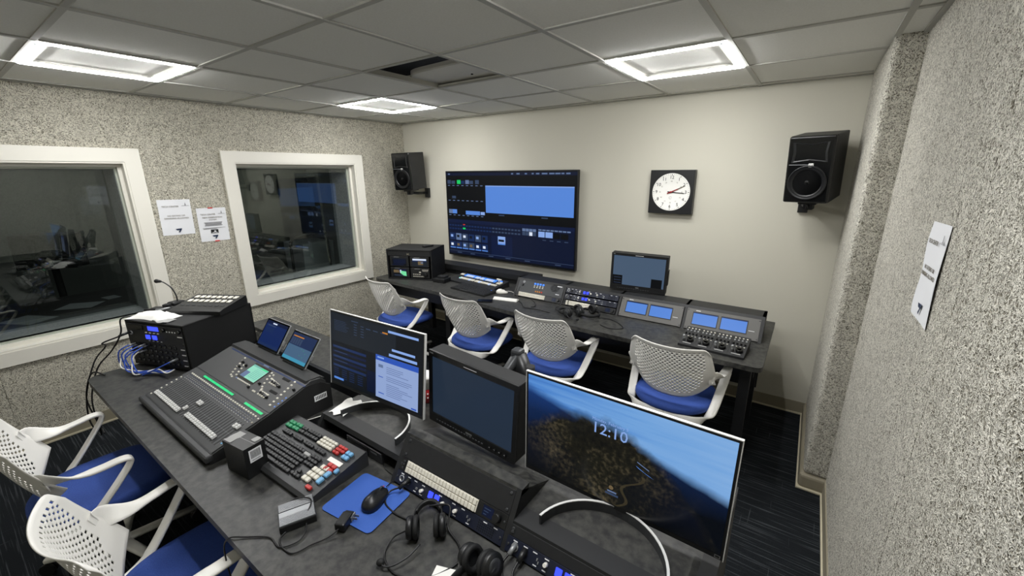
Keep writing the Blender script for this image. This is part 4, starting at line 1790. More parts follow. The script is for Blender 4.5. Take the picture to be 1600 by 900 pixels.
cable('network_lead', 'single blue network lead rising to the rightmost socket of the stage box',
      [world_of((x, -.01, z)), world_of((x - .01, -.05, z - .005)), world_of((x - .07, -.075, z - .035)), world_of((x - .13, -.09, .015)), world_of((x - .15, -.1, .006))], .0035, 'cable_blue',
      plug=[(world_of((x, -.004, z)), world_of((x - .006, -.045, z - .003)), .007, 'connector')])
# black leads hanging off the table corner
pj = world_of((-.18, -.01, .213))
cable('headset_lead', 'black lead plugged beside the blue keys and hanging off the desk corner',
      [pj, world_of((-.2, -.06, .2)), world_of((-.27, -.1, .17)), (.92, -3.14, .86), (.90, -3.2, .78), (.93, -3.27, .62), (.92, -3.29, .45), (.97, -3.27, .36), (1.0, -3.27, .45), (.96, -3.28, .6), (1.02, -3.24, .755), (1.1, -3.2, .755)], .004, 'cable_black',
      plug=[(pj, world_of((-.195, -.06, .203)), .008, 'black_plastic')])
cable('microphone_lead', 'black lead dropping from the rack case top down past the desk edge',
      [world_of((-.2, .05, RH + .005)), world_of((-.235, -.005, RH + .004)), world_of((-.25, -.015, .2)), (.93, -3.12, .83), (.89, -3.19, .74), (.87, -3.24, .6), (.9, -3.26, .5), (.89, -3.25, .38), (.93, -3.25, .345)], .004, 'cable_black')

# things on the rack case
def on_case(x, y):
    p = world_of((x, y, RH))
    return p


p = on_case(.0, .235)
t = thing('keypad_station', 'black keypad station with two rows of pale keys on top of the rack case', 'keypad', (1.25, -2.70, p.z + .0005), RY + .16)
b = MB()
b.prism([(-.11, 0), (-.11, .022), (-.08, .03), (.11, .058), (.115, .03), (.11, 0)], 'x', -.165, .165)
b.build('body', 'black_plastic', t)
an = math.atan2(.028, .19)
RX = Matrix.Rotation(an, 3, 'X')
b = MB()
for r in range(2):
    for k in range(8):
        y = .015 + r * .055
        b.box((-.13 + k * .037, y, .030 + (y + .08) * .1474 + .002), (.024, .03, .005), 'white_key' , .001, rot=RX, seg=1)
b.build('key_row', 'white_key', t)
for r in range(3):
    b = MB()
    for k in range(8):
        y = -.045 + r * .055 + (.002 if r else 0)
        b.box((-.13 + k * .037, y + .0, .030 + (y + .08) * .1474 + .001), (.02, .01, .003), None, .0005, rot=RX, seg=1)
    b.build('small_key', 'grey_metal', t)
gp = (-.16, -.09)
# gooseneck microphone plugged into the station
p2 = on_case(-.155, .25)
t = thing('gooseneck_microphone', 'thin curved gooseneck microphone rising from a black base on the rack case', 'microphone', (p2.x, p2.y, p2.z + .0005), RY)
b = MB(); b.box((0, 0, .02), (.06, .075, .04), None, .01); b.box((.03, .03, .015), (.05, .05, .03), None, .006); b.build('base', 'black_plastic', t)
b = MB(); b.tube(spline([(.015, .0, .035), (.013, 0, .08), (-.005, -.005, .125), (-.045, -.01, .155), (-.075, -.012, .162)], 6), .0035, seg=8); b.build('gooseneck', 'black_metal', t)
b = MB(); b.cyl((-.07, -.012, .162), (-.095, -.014, .163), .0075, .011, seg=12); b.ball((-.1, -.014, .163), .0125, None, (1, 1, 1)); b.build('windscreen', 'black_matte', t)
p3 = on_case(-.085, .08)
t = thing('plastic_bag', 'crumpled pale plastic envelope lying on the rack case front edge', 'bag', (p3.x, p3.y, p3.z + .0005), RY + .15)
b = MB()
nx, ny = 14, 8
rng = random.Random(5)
rows = []
for j in range(ny + 1):
    row = []
    for i in range(nx + 1):
        u, v = i / nx, j / ny
        e = min(u, 1 - u, v, 1 - v)
        row.append((-.13 + .26 * u + .02 * (v - .5), -.065 + .11 * v + .015 * math.sin(u * 5), .002 + .03 * min(1, e * 5) * (.55 + .45 * rng.random())))
    rows.append(row)
b.rings(rows, closed=False)
b.rings([[(q[0], q[1], .0005) for q in r] for r in rows], closed=False)
b.build('sheet', 'paper_white', t)
p4 = on_case(.03, .035)
t = thing('plastic_wrap', 'small scrap of clear pale wrapping beside the envelope on the rack case', 'wrapping', (p4.x, p4.y, p4.z + .0005), RY - .1)
b = MB()
rows = [[(-.06 + .12 * i / 8 , -.03 + .06 * j / 4 + .006 * math.sin(i), .001 + .008 * rng.random()) for i in range(9)] for j in range(5)]
b.rings(rows, closed=False)
b.build('sheet', 'grey_key', t)
p5 = on_case(-.11, .17)
t = thing('belt_pack', 'small black belt pack behind the pale envelope on the rack case', 'belt pack', (p5.x - .03, p5.y - .02, p5.z + .0005), RY + .3)
b = MB(); b.box((0, 0, .014), (.12, .05, .028), None, .006); b.build('body', 'black_plastic', t)
b = MB(); b.cyl((-.06, 0, .015), (-.1, -.01, .013), .007); b.build('connector', 'black_matte', t)
b = MB(); b.box((.02, .01, .034), (.035, .03, .02), None, .004); b.build('clip', 'black_matte', t)
b = MB(); b.tube([(-.02, -.025, .02), (.02, -.03, .024), (.06, -.02, .03)], .005); b.build('bright_lead', 'silver', t)


# ---------------------------------------------------------------- small things on the front desk
# boxed gadget
t = thing('gadget_box', 'small black cardboard box with white barcode label beside the mixing console', 'box', (2.57, -3.09, ZT + .0005), math.radians(7))
b = MB(); b.box((0, 0, .062), (.132, .078, .124), 'black_plastic', .001); b.build('carton', 'gloss_black', t)
b = MB()
for r in range(5):
    b.quad([(-.04 + .022 * r, -.0393, .03 + .002 * r), (-.037 + .022 * r, -.0393, .03 + .002 * r), (-.02 + .02 * r, -.0393, .075 + .003 * r), (-.023 + .02 * r, -.0393, .075 + .003 * r)])
b.build('wave_print', 'navy_panel', t)
text('lettering', 'AUDIO', .014, (-.015, -.0396, .088), t, 'ink_grey') if False else None
b = MB(); b.box((.0664, -.0, .085), (.001, .045, .05), 'paper')
for k in range(9):
    b.box((.0671, -.016 + k * .004, .09), (.0006, .002, .03), 'ink_black')
b.box((.0671, -.0, .067), (.0006, .03, .003), 'ink_grey')
b.build('barcode_label', None, t)
b = MB()
rows = [[(-.064 + .02 * i + .004 * rng.random(), -.035 + .012 * j, .1246 + .003 * rng.random()) for i in range(3)] for j in range(6)]
b.rings(rows, closed=False)
rows = [[(.03 + .012 * i, .01 + .012 * j + .003 * rng.random(), .1246 + .003 * rng.random()) for i in range(3)] for j in range(3)]
b.rings(rows, closed=False)
b.quad([(-.066, .0, .1248), (.066, .003, .1248), (.066, .0045, .1248), (-.066, .002, .1248)])
b.build('clear_tape', 'grey_key', t)

# production keyboard with coloured keys
def big_keyboard():
    ox, oy = 2.705, -2.95
    t = thing('production_keyboard', 'large black keyboard with green, red, white and blue key blocks', 'keyboard', (ox, oy, ZT + .0005), math.radians(2))
    W, D = .46, .235
    a = math.atan2(.04, D)
    Rk = Matrix.Rotation(a, 3, 'X')

    def P(x, s, h=0): return Vector((x, -D / 2 + s * math.cos(a) - h * math.sin(a), .024 + s * math.sin(a) + h * math.cos(a)))
    b = MB()
    b.prism([(-D / 2 - .004, .0), (-D / 2 - .006, .014), (-D / 2 + .004, .0235), (D / 2 - .003, .0625), (D / 2 + .003, .058), (D / 2 + .003, .0)], 'x', -W / 2, W / 2)
    b.build('case', 'mixer_body', t)

    def block(name, xa, xb, sa, sb, nx, ny, m, skip=(), wide=None):
        b = MB()
        for i in range(nx):
            for j in range(ny):
                if (i, j) in skip:
                    continue
                cw, ch = (xb - xa) / nx, (sb - sa) / ny
                b.box(P(xa + (i + .5) * cw, sa + (j + .5) * ch, .005), (cw * .86, ch * .86, .012), m, .0025, rot=Rk, seg=1)
        return b.build(name, m, t)
    L = -W / 2
    block('letter_keys', L + .012, L + .285, .045, .128, 15, 5, 'black_key')
    block('space_row', L + .012, L + .07, .026, .044, 3, 1, 'black_key')
    b = MB(); b.box(P(L + .13, .035, .005), (.115, .014, .012), None, .0025, rot=Rk, seg=1); b.build('space_bar', 'black_key', t)
    block('space_row', L + .19, L + .285, .026, .044, 5, 1, 'black_key')
    b = MB(); b.box(P(L + .27, .116, .0055), (.034, .014, .012), None, .0025, rot=Rk, seg=1); b.build('grey_cap', 'grey_key', t)
    for x in (.045, .12, .195, .268):
        block('function_keys', L + x, L + x + .062, .142, .158, 4, 1, 'black_key')
    block('green_keys', L + .022, L + .062, .168, .205, 2, 2, 'green_key')
    block('green_keys', L + .066, L + .106, .17, .207, 2, 2, 'green_key')
    block('black_keys', L + .11, L + .145, .172, .205, 2, 2, 'black_key')
    block('black_keys', L + .15, L + .235, .172, .207, 5, 2, 'black_key')
    block('white_keys', L + .245, L + .335, .168, .21, 5, 3, 'white_key')
    block('red_keys', L + .345, L + .395, .168, .21, 3, 3, 'red_key', skip=((2, 0),))
    block('blue_keys', L + .4, L + .435, .166, .205, 2, 2, 'blue_key')
    b = MB(); b.box(P(L + .395, .147, .001), (.075, .018, .002), 'white_plastic', .0005, rot=Rk, seg=1); b.build('label_plate', 'white_plastic', t)
    block('black_keys', L + .292, L + .345, .082, .13, 3, 3, 'black_key')
    block('black_keys', L + .292, L + .345, .03, .062, 3, 2, 'black_key', skip=((0, 1), (2, 1)))
    block('white_keys', L + .352, L + .413, .036, .118, 3, 4, 'white_key', skip=((0, 3), (2, 0)))
    block('red_keys', L + .386, L + .432, .1, .136, 2, 2, 'red_key')
    block('red_keys', L + .4, L + .432, .02, .036, 1, 1, 'red_key')
    block('blue_keys', L + .416, L + .437, .05, .11, 1, 2, 'blue_key')
    block('blue_keys', L + .436, L + .452, .108, .13, 1, 1, 'blue_key')
    for x in (-.2, .2):
        b = MB(); b.cyl((x, D / 2 - .03, -.0004), (x, D / 2 - .03, .002), .008); b.build('foot', 'black_matte', t)


big_keyboard()

# mouse pad, mouse, adapter
t = thing('mouse_pad', 'bright blue rounded mouse pad on the front desk', 'mouse pad', (3.078, -2.938, ZT + .0004), math.radians(7))
b = MB()
pl = rounded([(-.112, -.097), (.112, -.097), (.112, .097), (-.112, .097)], [.02] * 4)
b.prism(pl, 'z', 0, .002, 'black_matte'); b.prism([(x * .996, y * .996) for x, y in pl], 'z', .002, .0032, 'pad_blue')
b.build('pad', 'pad_blue', t)


def cord_of(t, pts, r, m):
    b = MB(); b.tube(spline(pts, 8), r, seg=6)
    o = b.build('cord', m, t)
    o.matrix_parent_inverse = (Matrix.Translation(t.location) @ t.rotation_euler.to_matrix().to_4x4()).inverted()


def mouse(loc, rz, label, m, name='computer_mouse', led=True):
    t = thing(name, label, 'mouse', loc, rz)
    b = MB()
    rings = []
    for h, k in ((0, .9), (.004, 1), (.014, 1.0), (.024, .9), (.031, .68), (.036, .38), (.0375, .08)):
        ring = []
        for j in range(24):
            a = 2 * PI * j / 24
            x, y = math.cos(a), math.sin(a)
            wd = .031 * (1 - .1 * y)
            zz = h * (.92 - .2 * y if h > .01 else 1)
            ring.append((math.copysign(abs(x) ** .8, x) * wd * k, math.copysign(abs(y) ** .85, y) * .055 * (k if k > .5 else k * 1.2), zz))
        rings.append(ring)
    b.rings(rings, m)
    b.build('shell', m, t)
    b = MB(); b.cyl((-.003, .034, .024), (.003, .034, .024), .009, seg=14); b.build('wheel', 'grey_metal', t)
    if led:
        b = MB(); b.box((0, .046, .0245), (.004, .006, .002), None, .0005); b.build('red_mark', 'red_key', t)
    return t


cord_of(mouse((3.108, -2.924, ZT + .0038), math.radians(16), 'black corded mouse on the blue mouse pad', 'black_plastic'), [(3.093, -2.868, .766), (3.08, -2.84, .757), (3.07, -2.81, .7545), (3.0, -2.8, .753), (2.95, -2.77, .753), (2.9, -2.73, .753)], .0018, 'cable_black')
t = thing('power_adapter', 'black plug-in power adapter lying on the blue mouse pad', 'adapter', (3.105, -3.037, ZT + .0038), math.radians(25))
b = MB(); b.box((0, -.005, .014), (.034, .055, .028), None, .005); b.box((0, .024, .012), (.03, .016, .022), None, .004); b.build('body', 'black_plastic', t)
b = MB(); b.bx(.017, .034, .012, .0135, .008, .016); b.bx(.017, .034, .024, .0255, .008, .016); b.bx(.015, .019, .006, .031, .004, .02); b.build('prong', 'connector', t)
t = thing('dock', 'small silver ribbed dock on the front desk edge', 'dock', (2.952, -3.108, ZT + .0005), math.radians(66))
b = MB(); b.box((0, 0, .012), (.105, .1, .024), 'black_plastic', .003); b.build('base', 'black_plastic', t)
b = MB()
b.box((0, 0, .025), (.104, .098, .004), 'grey_metal', .0015)
b.box((0, 0, .0275), (.1, .022, .002), 'silver')
for k in range(19):
    y = -.046 + k * .0052
    if abs(y) < .012:
        continue
    b.box((0, y, .0282), (.1, .0028, .003), 'silver')
b.build('ribbed_top', 'silver', t)
b = MB()
for k, w_ in enumerate((.013, .009, .013)):
    b.box((-.052, -.03 + k * .03, .011), (.003, w_, .006), None, .0005)
b.build('port', 'connector', t)
cable('adapter_lead', 'black lead looping from the power adapter round to the silver dock',
      [(3.117, -3.066, .765), (3.11, -3.10, .757), (3.09, -3.14, .754), (3.07, -3.19, .754), (3.0, -3.19, .754), (2.98, -3.15, .756), (2.99, -3.10, .775), (2.955, -3.06, .785), (2.91, -3.08, .783), (2.895, -3.12, .772), (2.9, -3.14, .762), (2.925, -3.14, .76)], .0024, 'cable_black')
cable('dock_lead', 'thin black lead from the silver dock running off the desk front edge',
      [(3.01, -3.11, .762), (3.035, -3.13, .756), (3.045, -3.16, .754), (3.02, -3.2, .754), (2.96, -3.2, .754), (2.9, -3.24, .754), (2.86, -3.272, .752), (2.84, -3.285, .7), (2.85, -3.285, .55)], .0024, 'cable_black')
t = thing('phone', 'white framed phone behind the coloured keyboard', 'phone', (2.52, -2.755, ZT + .0005), math.radians(-20))
b = MB(); b.box((0, 0, .005), (.09, .14, .009), 'white_plastic', .003); b.build('case', 'white_plastic', t)
b = MB(); b.flat(-.036, -.06, .036, .06, .0098, 'screen_off'); b.build('display', None, t)
t = thing('paper_sheet', 'crumpled white paper on the shelf beside the arched stand', 'paper', (2.615, -2.70, .8268), math.radians(15))
b = MB()
rows = [[(-.04 + .085 * i / 8, -.06 + .12 * j / 6 + .01 * math.sin(i * 1.3), .001 + .005 * rng.random()) for i in range(9)] for j in range(7)]
b.rings(rows, closed=False)
b.build('sheet', 'paper_white', t)
t = thing('label_card', 'white label card lying at the near front edge of the desk', 'card', (3.50, -3.02, ZT + .0005), math.radians(20))
b = MB(); b.box((0, 0, .003), (.07, .12, .006), None, .001); b.build('card', 'paper_white', t)
b = MB()
for k in range(4):
    b.flat(-.02, .01 - .012 * k, .015 - .004 * k, .014 - .012 * k, .0063)
b.build('lettering', 'ink_brown', t)


def settle(t, z):
    bpy.context.view_layer.update()
    lo = min((o.matrix_world @ v.co).z for o in t.children_recursive for v in o.data.vertices)
    t.location.z += z - lo


def headset(loc, rot, label, mic=True, spread=.074, k=.85, mouth=None, world=None):
    """lying on its side: band in the local xy plane, cups at the open end"""
    t = thing('headset', label, 'headset', loc, rot=rot)
    b = MB()
    r = spread * 1.13
    arc = [(r * math.cos(a), .085 * math.sin(a) * 1.05, .03) for a in [math.radians(x) for x in range(-20, 201, 10)]]
    b.tube(arc, 0, seg=8, flat=(.014, .004, (0, 0, 1)))
    b.build('headband', 'black_matte', t)
    b = MB()
    pad = arc[4:-4]
    b.tube([(p[0] * .94, p[1] * .94, p[2]) for p in pad], 0, seg=8, flat=(.012, .006, (0, 0, 1)))
    b.build('band_padding', 'black_plastic', t)
    for s in (-1, 1):
        cx, cy_ = s * spread, -.055
        b = MB()
        b.lathe([(.001, .0), (.036, .0), (.042, .006), (.042, .018), (.038, .024), (.001, .024)], (0, 0, 0), 'x', None, 24)
        o = b.build('ear_cup', 'black_plastic', t)
        o.location = (cx - (0 if s < 0 else .0), cy_, .043)
        o.scale = (s, 1, 1)
        q = MB(); q.lathe([(.024, -.001), (.04, -.002), (.044, -.01), (.04, -.02), (.026, -.02), (.024, -.008)], (0, 0, 0), 'x', None, 24)
        q.build('ear_pad', 'black_matte', o)
        q = MB(); q.lathe([(.014, .0245), (.026, .0245), (.026, .026), (.014, .026)], (0, 0, 0), 'x', None, 20); q.build('trim_ring', 'grey_metal', o)
        b = MB(); b.tube([(s * (spread + .01), -.0, .03), (s * (spread + .02), -.03, .035), (s * (spread + .026), -.055, .043)], .005, seg=8); b.build('yoke', 'black_metal', t)
    if mic:
        b = MB()
        if world:
            I = (Matrix.Translation(loc) @ Matrix(rot).to_4x4() @ Matrix.Scale(k, 4)).inverted()
            mouth = [I @ Vector(p) for p in world]
        pts = mouth or [(-.098, -.06, .043), (-.11, -.12, .03), (-.08, -.17, .02), (-.02, -.19, .016)]
        b.tube(spline(pts, 6), .0035, seg=8)
        o = b.build('boom', 'black_metal', t)
        e = Vector(pts[-1])
        q = MB(); q.ball(e, .013, None, (1.2, 1, 1)); q.build('mouthpiece', 'black_matte', o)
    t.scale = (k, k, k)
    settle(t, ZT + .0006)
    return t


headset((3.318, -2.885, ZT + .0), Matrix.Rotation(math.radians(41), 3, 'Z'), 'black headset with boom microphone lying before the pale key strip', True, .05, .78,
        world=[(3.372, -2.968, .775), (3.37, -3.01, .768), (3.355, -3.05, .764), (3.335, -3.068, .763), (3.318, -3.066, .765)])
headset((3.575, -2.975, ZT + .05), Matrix.Rotation(math.radians(175), 3, 'Z') @ Matrix.Rotation(math.radians(20), 3, 'Y'), 'black headphones lying where the two front rack bays meet', False, .045, .85)
cable('headset_lead', 'black headset lead with plug in the left jack of the middle intercom', [(3.15, -2.845, .778), (3.12, -2.875, .765), (3.14, -2.91, .756), (3.2, -2.92, .754), (3.26, -2.915, .756), (3.3, -2.93, .77)], .003, 'cable_black',
      plug=[((3.155, -2.815, .79), (3.145, -2.855, .775), .008, 'black_plastic')])
cable('headset_lead', 'black lead trailing from the boom headset toward the near desk edge', [(3.31, -2.95, .78), (3.28, -2.99, .765), (3.3, -3.04, .755), (3.36, -3.06, .754), (3.42, -3.05, .754), (3.47, -3.08, .754)], .003, 'cable_black')
cable('headset_lead', 'black lead curving across the middle intercom to the headphones', [(3.3, -2.86, .79), (3.36, -2.83, .80), (3.39, -2.87, .765), (3.45, -2.89, .756), (3.49, -2.93, .756), (3.47, -2.99, .754), (3.44, -3.03, .754)], .003, 'cable_black')
cable('headset_lead', 'black lead plugged into the low intercom under the landscape screen', [(3.604, -2.835, .775), (3.6, -2.87, .768), (3.62, -2.9, .757), (3.65, -2.93, .754), (3.64, -2.98, .754)], .0035, 'cable_black',
      plug=[((3.604, -2.81, .782), (3.602, -2.845, .772), .008, 'connector')])
cable('headset_lead', 'black lead plugged beside the silver plug of the low intercom', [(3.637, -2.835, .775), (3.64, -2.88, .764), (3.67, -2.91, .756), (3.69, -2.95, .754)], .0035, 'cable_black',
      plug=[((3.637, -2.81, .782), (3.637, -2.848, .771), .0095, 'black_plastic')])


# ---------------------------------------------------------------- things on the back desk
BY = math.radians(23)
BC = Vector((.862, -.79, ZT + .0005))
t = thing('recorder_rack', 'black box of small recorder screens at the left end of the back desk', 'rack case', BC, BY)
b = MB()
BW, BH, BD = .50, .315, .36
for z in (.0, BH - .012):
    b.bx(-BW / 2, BW / 2, 0, BD, z, z + .012, None, .002)
for s in (-1, 1):
    b.box((s * (BW / 2 - .006), BD / 2, BH / 2), (.012, BD, BH), None, .002)
b.bx(-BW / 2, BW / 2, BD - .01, BD, 0, BH)
b.build('case_shell', 'black_matte', t)


def recorder(i, j, label, pic):
    x, z = (-.112, .112)[i], (.072, .19)[j]
    t = thing('video_recorder', label, 'recorder', BC + Matrix.Rotation(BY, 3, 'Z') @ Vector((x, .0, z)), BY)
    b = MB(); b.box((0, .07, 0), (.21, .13, .108), 'black_plastic', .003); b.build('body', 'black_plastic', t)
    b = MB()
    f = lambda u0, v0, u1, v1, m, k=0: b.rect(-.08 + u0 * .16, .036 - v1 * .082, -.08 + u1 * .16, .036 - v0 * .082, .0046 - .0003 * k, m)
    if pic == 'dark':
        f(0, 0, 1, 1, 'e_black'); f(0, 0, 1, .15, 'e_desk_mid', 1); f(.08, .2, .95, .72, 'e_tv_navy', 1); f(0, .8, .8, .9, 'e_navy', 1)
    elif pic == 'sky':
        f(0, 0, 1, 1, 'e_desk_mid'); f(.03, .03, .97, .24, 'e_white', 1); f(0, .24, 1, .4, 'e_navy2', 1); f(.4, .35, .75, .8, 'e_brown', 2); f(.6, .45, .75, .6, 'e_line', 3)
    elif pic == 'green':
        f(0, 0, 1, 1, 'e_desk_dark'); f(.05, .1, .45, .45, 'e_brown', 1); f(.35, 0, .95, .3, 'e_navy', 1)
        b.quad([(-.08 + .55 * .16, .004, .02), (.07, .004, .012), (.072, .004, -.035), (.04, .004, -.032), (.006, .004, -.008)], 'e_green_soft')
        f(.5, .1, .6, .5, 'e_white', 2); f(.1, .75, .7, .82, 'e_steel', 2)
    if pic != 'keys':
        b.build('display', None, t)
    else:
        b.bm.free()
        b = MB()
        for k in range(4):
            b.box((-.07 + k * .022, .004, -.012), (.013, .004, .008), None, .001)
        for k in range(6):
            b.box((-.07 + k * .022, .004, -.034), (.013, .004, .008), None, .001)
        for k in range(5):
            b.box((.03 + k * .014, .004, .036), (.009, .004, .006), None, .001)
            b.box((.033 + k * .012, .004, .024), (.007, .004, .006), None, .001)
        b.box((.0, .004, .01), (.02, .004, .01), None, .001)
        b.build('button', 'white_key', t)
        b = MB(); b.lathe([(.022, .005), (.021, -.006), (.008, -.008), (.001, -.007)], (.06, 0, -.018), 'y', None, 24); b.build('jog_wheel', 'gloss_black', t)
    b = MB(); b.rect(-.06, .042, .0, .047, .0048); b.build('lettering', 'connector', t)


recorder(0, 1, 'recorder with a near black screen, upper left in the recorder box', 'dark')
recorder(1, 1, 'recorder showing bright sky, upper right in the recorder box', 'sky')
recorder(0, 0, 'recorder showing a green shape, lower left in the recorder box', 'green')
recorder(1, 0, 'recorder with white buttons and jog wheel, lower right in the recorder box', 'keys')
t = thing('blanking_plate', 'plain black top panel with a tan cross mark above the recorder screens', 'blank panel', BC + Matrix.Rotation(BY, 3, 'Z') @ Vector((0, .004, .274)), BY)
b = MB(); b.box((0, .003, 0), (.47, .006, .05), None, .001); b.build('plate', 'black_metal', t)
b = MB()
for a in (.5, -.5):
    b.box((-.01, -.0005, -.005), (.03, .001, .005), None, 0, rot=(0, a, 0))
b.build('cross_mark', 'vinyl_base', t)
p = BC + Matrix.Rotation(BY, 3, 'Z') @ Vector((.13, .2, BH))
t = thing('remote_control', 'small black remote lying on top of the recorder box', 'remote', (p.x, p.y, p.z + .0005), BY - .5)
b = MB(); b.box((0, 0, .009), (.045, .12, .018), None, .004); b.build('body', 'black_plastic', t)
b = MB()
for j in range(4):
    for i in range(2):
        b.box((-.008 + .016 * i, -.03 + .018 * j, .0185), (.009, .009, .003), None, .001)
b.build('button', 'grey_metal', t)
t = thing('audio_interface', 'small black box tucked at the right foot of the recorder box', 'box', (1.19, -.66, ZT + .0005), math.radians(8))
b = MB(); b.box((0, 0, .02), (.14, .12, .04), 'black_plastic', .004); b.box((.0, .02, .05), (.09, .07, .02), 'black_metal', .004); b.build('body', 'black_plastic', t)
knob(t, .0, .03, .008, .06, 'black_plastic')

# video switcher panel
t = thing('video_switcher', 'video switcher panel with white and blue glowing keys below the television', 'control panel', (1.57, -.525, ZT + .0005), math.radians(-6))
b = MB(); b.prism([(-.115, 0), (-.115, .018), (.11, .052), (.115, .04), (.115, 0)], 'x', -.34, .3); b.build('body', 'black_metal', t)
an = math.atan2(.034, .225)
RX = Matrix.Rotation(an, 3, 'X')


def sw(b, x, y, w_, d_, m, h=.007):
    b.box((x, y, .018 + (y + .115) * .151 + h / 2), (w_, d_, h), m, .001, rot=RX, seg=1)


for y, ms, nm in ((-.03, ('white_key', 'e_key_glow'), 'programme_row'), (.045, ('e_key_glow', 'e_led2'), 'preview_row')):
    b = MB()
    for k in range(16):
        x = -.235 + k * .0265 + (.012 if k > 7 else 0)
        m = ms[0] if k % 5 else ms[1]
        sw(b, x, y, .023, .034, m)
        if y > 0:
            sw(b, x, y + .026, .019, .008, 'e_led2')
    b.build(nm, None, t)
b = MB()
sw(b, -.29, .05, .05, .03, 'white_key'); sw(b, .25, .03, .05, .05, 'white_key'); sw(b, .235, -.03, .06, .03, 'white_key')
for k in range(3):
    sw(b, .2 + .02 * k, .075, .015, .014, 'e_led2'); sw(b, .2 + .022 * k, -.03, .016, .02, 'white_key')
b.build('side_keys', None, t)
b = MB(); sw(b, -.24, -.033, .02, .012, 'e_green', .009); b.build('green_lamp', None, t)
b = MB(); b.tube([(.275, .0, .06), (.275, .0, .085)], .006); b.box((.275, 0, .09), (.06, .014, .012), None, .004); b.build('fade_lever', 'white_plastic', t)
t = thing('computer_keyboard', 'plain black keyboard in front of the video switcher panel', 'keyboard', (1.68, -.745, ZT + .0005), math.radians(-6))
b = MB(); b.prism([(-.085, 0), (-.085, .012), (.085, .024), (.085, 0)], 'x', -.225, .225); b.build('case', 'black_matte', t)
b = MB()
a_ = math.atan2(.012, .17)
for j in range(6):
    for i in range(20):
        if j == 0 and 4 < i < 10:
            continue
        y = -.07 + j * .028
        b.box((-.208 + i * .0218, y, .012 + (y + .085) * .0706 + .003), (.0185, .022, .007), None, .0015, rot=(a_, 0, 0), seg=1)
b.build('keys', 'black_key', t)
b = MB(); b.box((.19, .05, .028), (.012, .004, .002), None); b.build('status_light', 'e_led2', t)
t = thing('trackpad_phone', 'black smartphone lying in front of the keyboard by the second white chair', 'phone', (1.985, -.945, ZT + .0005), math.radians(-60))
b = MB(); b.box((0, 0, .005), (.07, .13, .009), None, .003); b.build('body', 'gloss_black', t)
cord_of(mouse((1.955, -.66, ZT + .0005), math.radians(-58), 'white corded mouse beside the black keyboard', 'white_plastic', 'computer_mouse', False), [(2.0, -.632, .77), (2.03, -.612, .764), (2.06, -.605, .755), (2.07, -.56, .754)], .0025, 'white_plastic')
t = thing('folded_paper', 'folded strip of white paper on the back desk beside the talkback station', 'paper', (2.11, -.815, ZT + .0005), math.radians(12))
b = MB()
b.prism([(-.03, 0), (-.03, .006), (0, .022), (.03, .01), (.035, .0)], 'x', -.11, .11)
b.build('sheet', 'paper_white', t)

# camera shading panel
t = thing('camera_controller', 'black camera control panel with four big knobs resting on the back desk', 'control panel', (3.785, -.89, ZT + .0005), math.radians(-3))
PW = .375
b = MB(); b.prism([(-.105, 0), (-.105, .014), (.1, .068), (.105, .06), (.1, 0)], 'x', -PW / 2, PW / 2); b.build('body', 'black_metal', t)
an = math.atan2(.054, .205)
RX = Matrix.Rotation(an, 3, 'X')


def PP(x, s, h=0): return Vector((x, -.105 + s * math.cos(an) - h * math.sin(an), .014 + s * math.sin(an) + h * math.cos(an)))


for k in range(4):
    cx = -.14 + k * .0935
    b = MB(); b.cyl(PP(cx + .012, .055, 0), PP(cx + .012, .055, .02), .021, .019, seg=24); b.lathe([(.012, .0), (.001, .0)], PP(cx + .012, .055, .0205)); b.build('big_knob', 'gloss_black', t)
    b = MB(); b.cyl(PP(cx - .024, .05, 0), PP(cx - .024, .05, .03), .009, .006, seg=14); b.ball(PP(cx - .024, .05, .032), .009); b.build('joystick', 'connector', t)
    for i in range(4):
        x = cx - .034 + i * .0215
        b = MB(); b.cyl(PP(x, .125, 0), PP(x, .125, .013), .0065, .0055, seg=12); b.build('knob', 'black_plastic', t)
    b = MB()
    for i in range(4):
        x = cx - .034 + i * .0215
        b.box(PP(x, .165, .002), (.009, .016, .004), 'connector', .001, rot=RX, seg=1)
        b.box(PP(x, .19, .002), (.009, .008, .004), 'white_key', .001, rot=RX, seg=1)
        b.box(PP(x, .1, .001), (.008, .004, .002), 'white_key', 0, rot=RX)
    b.box(PP(cx, .022, .001), (.05, .006, .002), 'grey_key', 0, rot=RX)
    b.build('key_row', None, t)
b = MB()
for k in range(3):
    b.box(PP(-.093 + k * .0935, .105, .001), (.0015, .19, .002), None, 0, rot=RX)
b.build('divider_line', 'black_plastic', t)

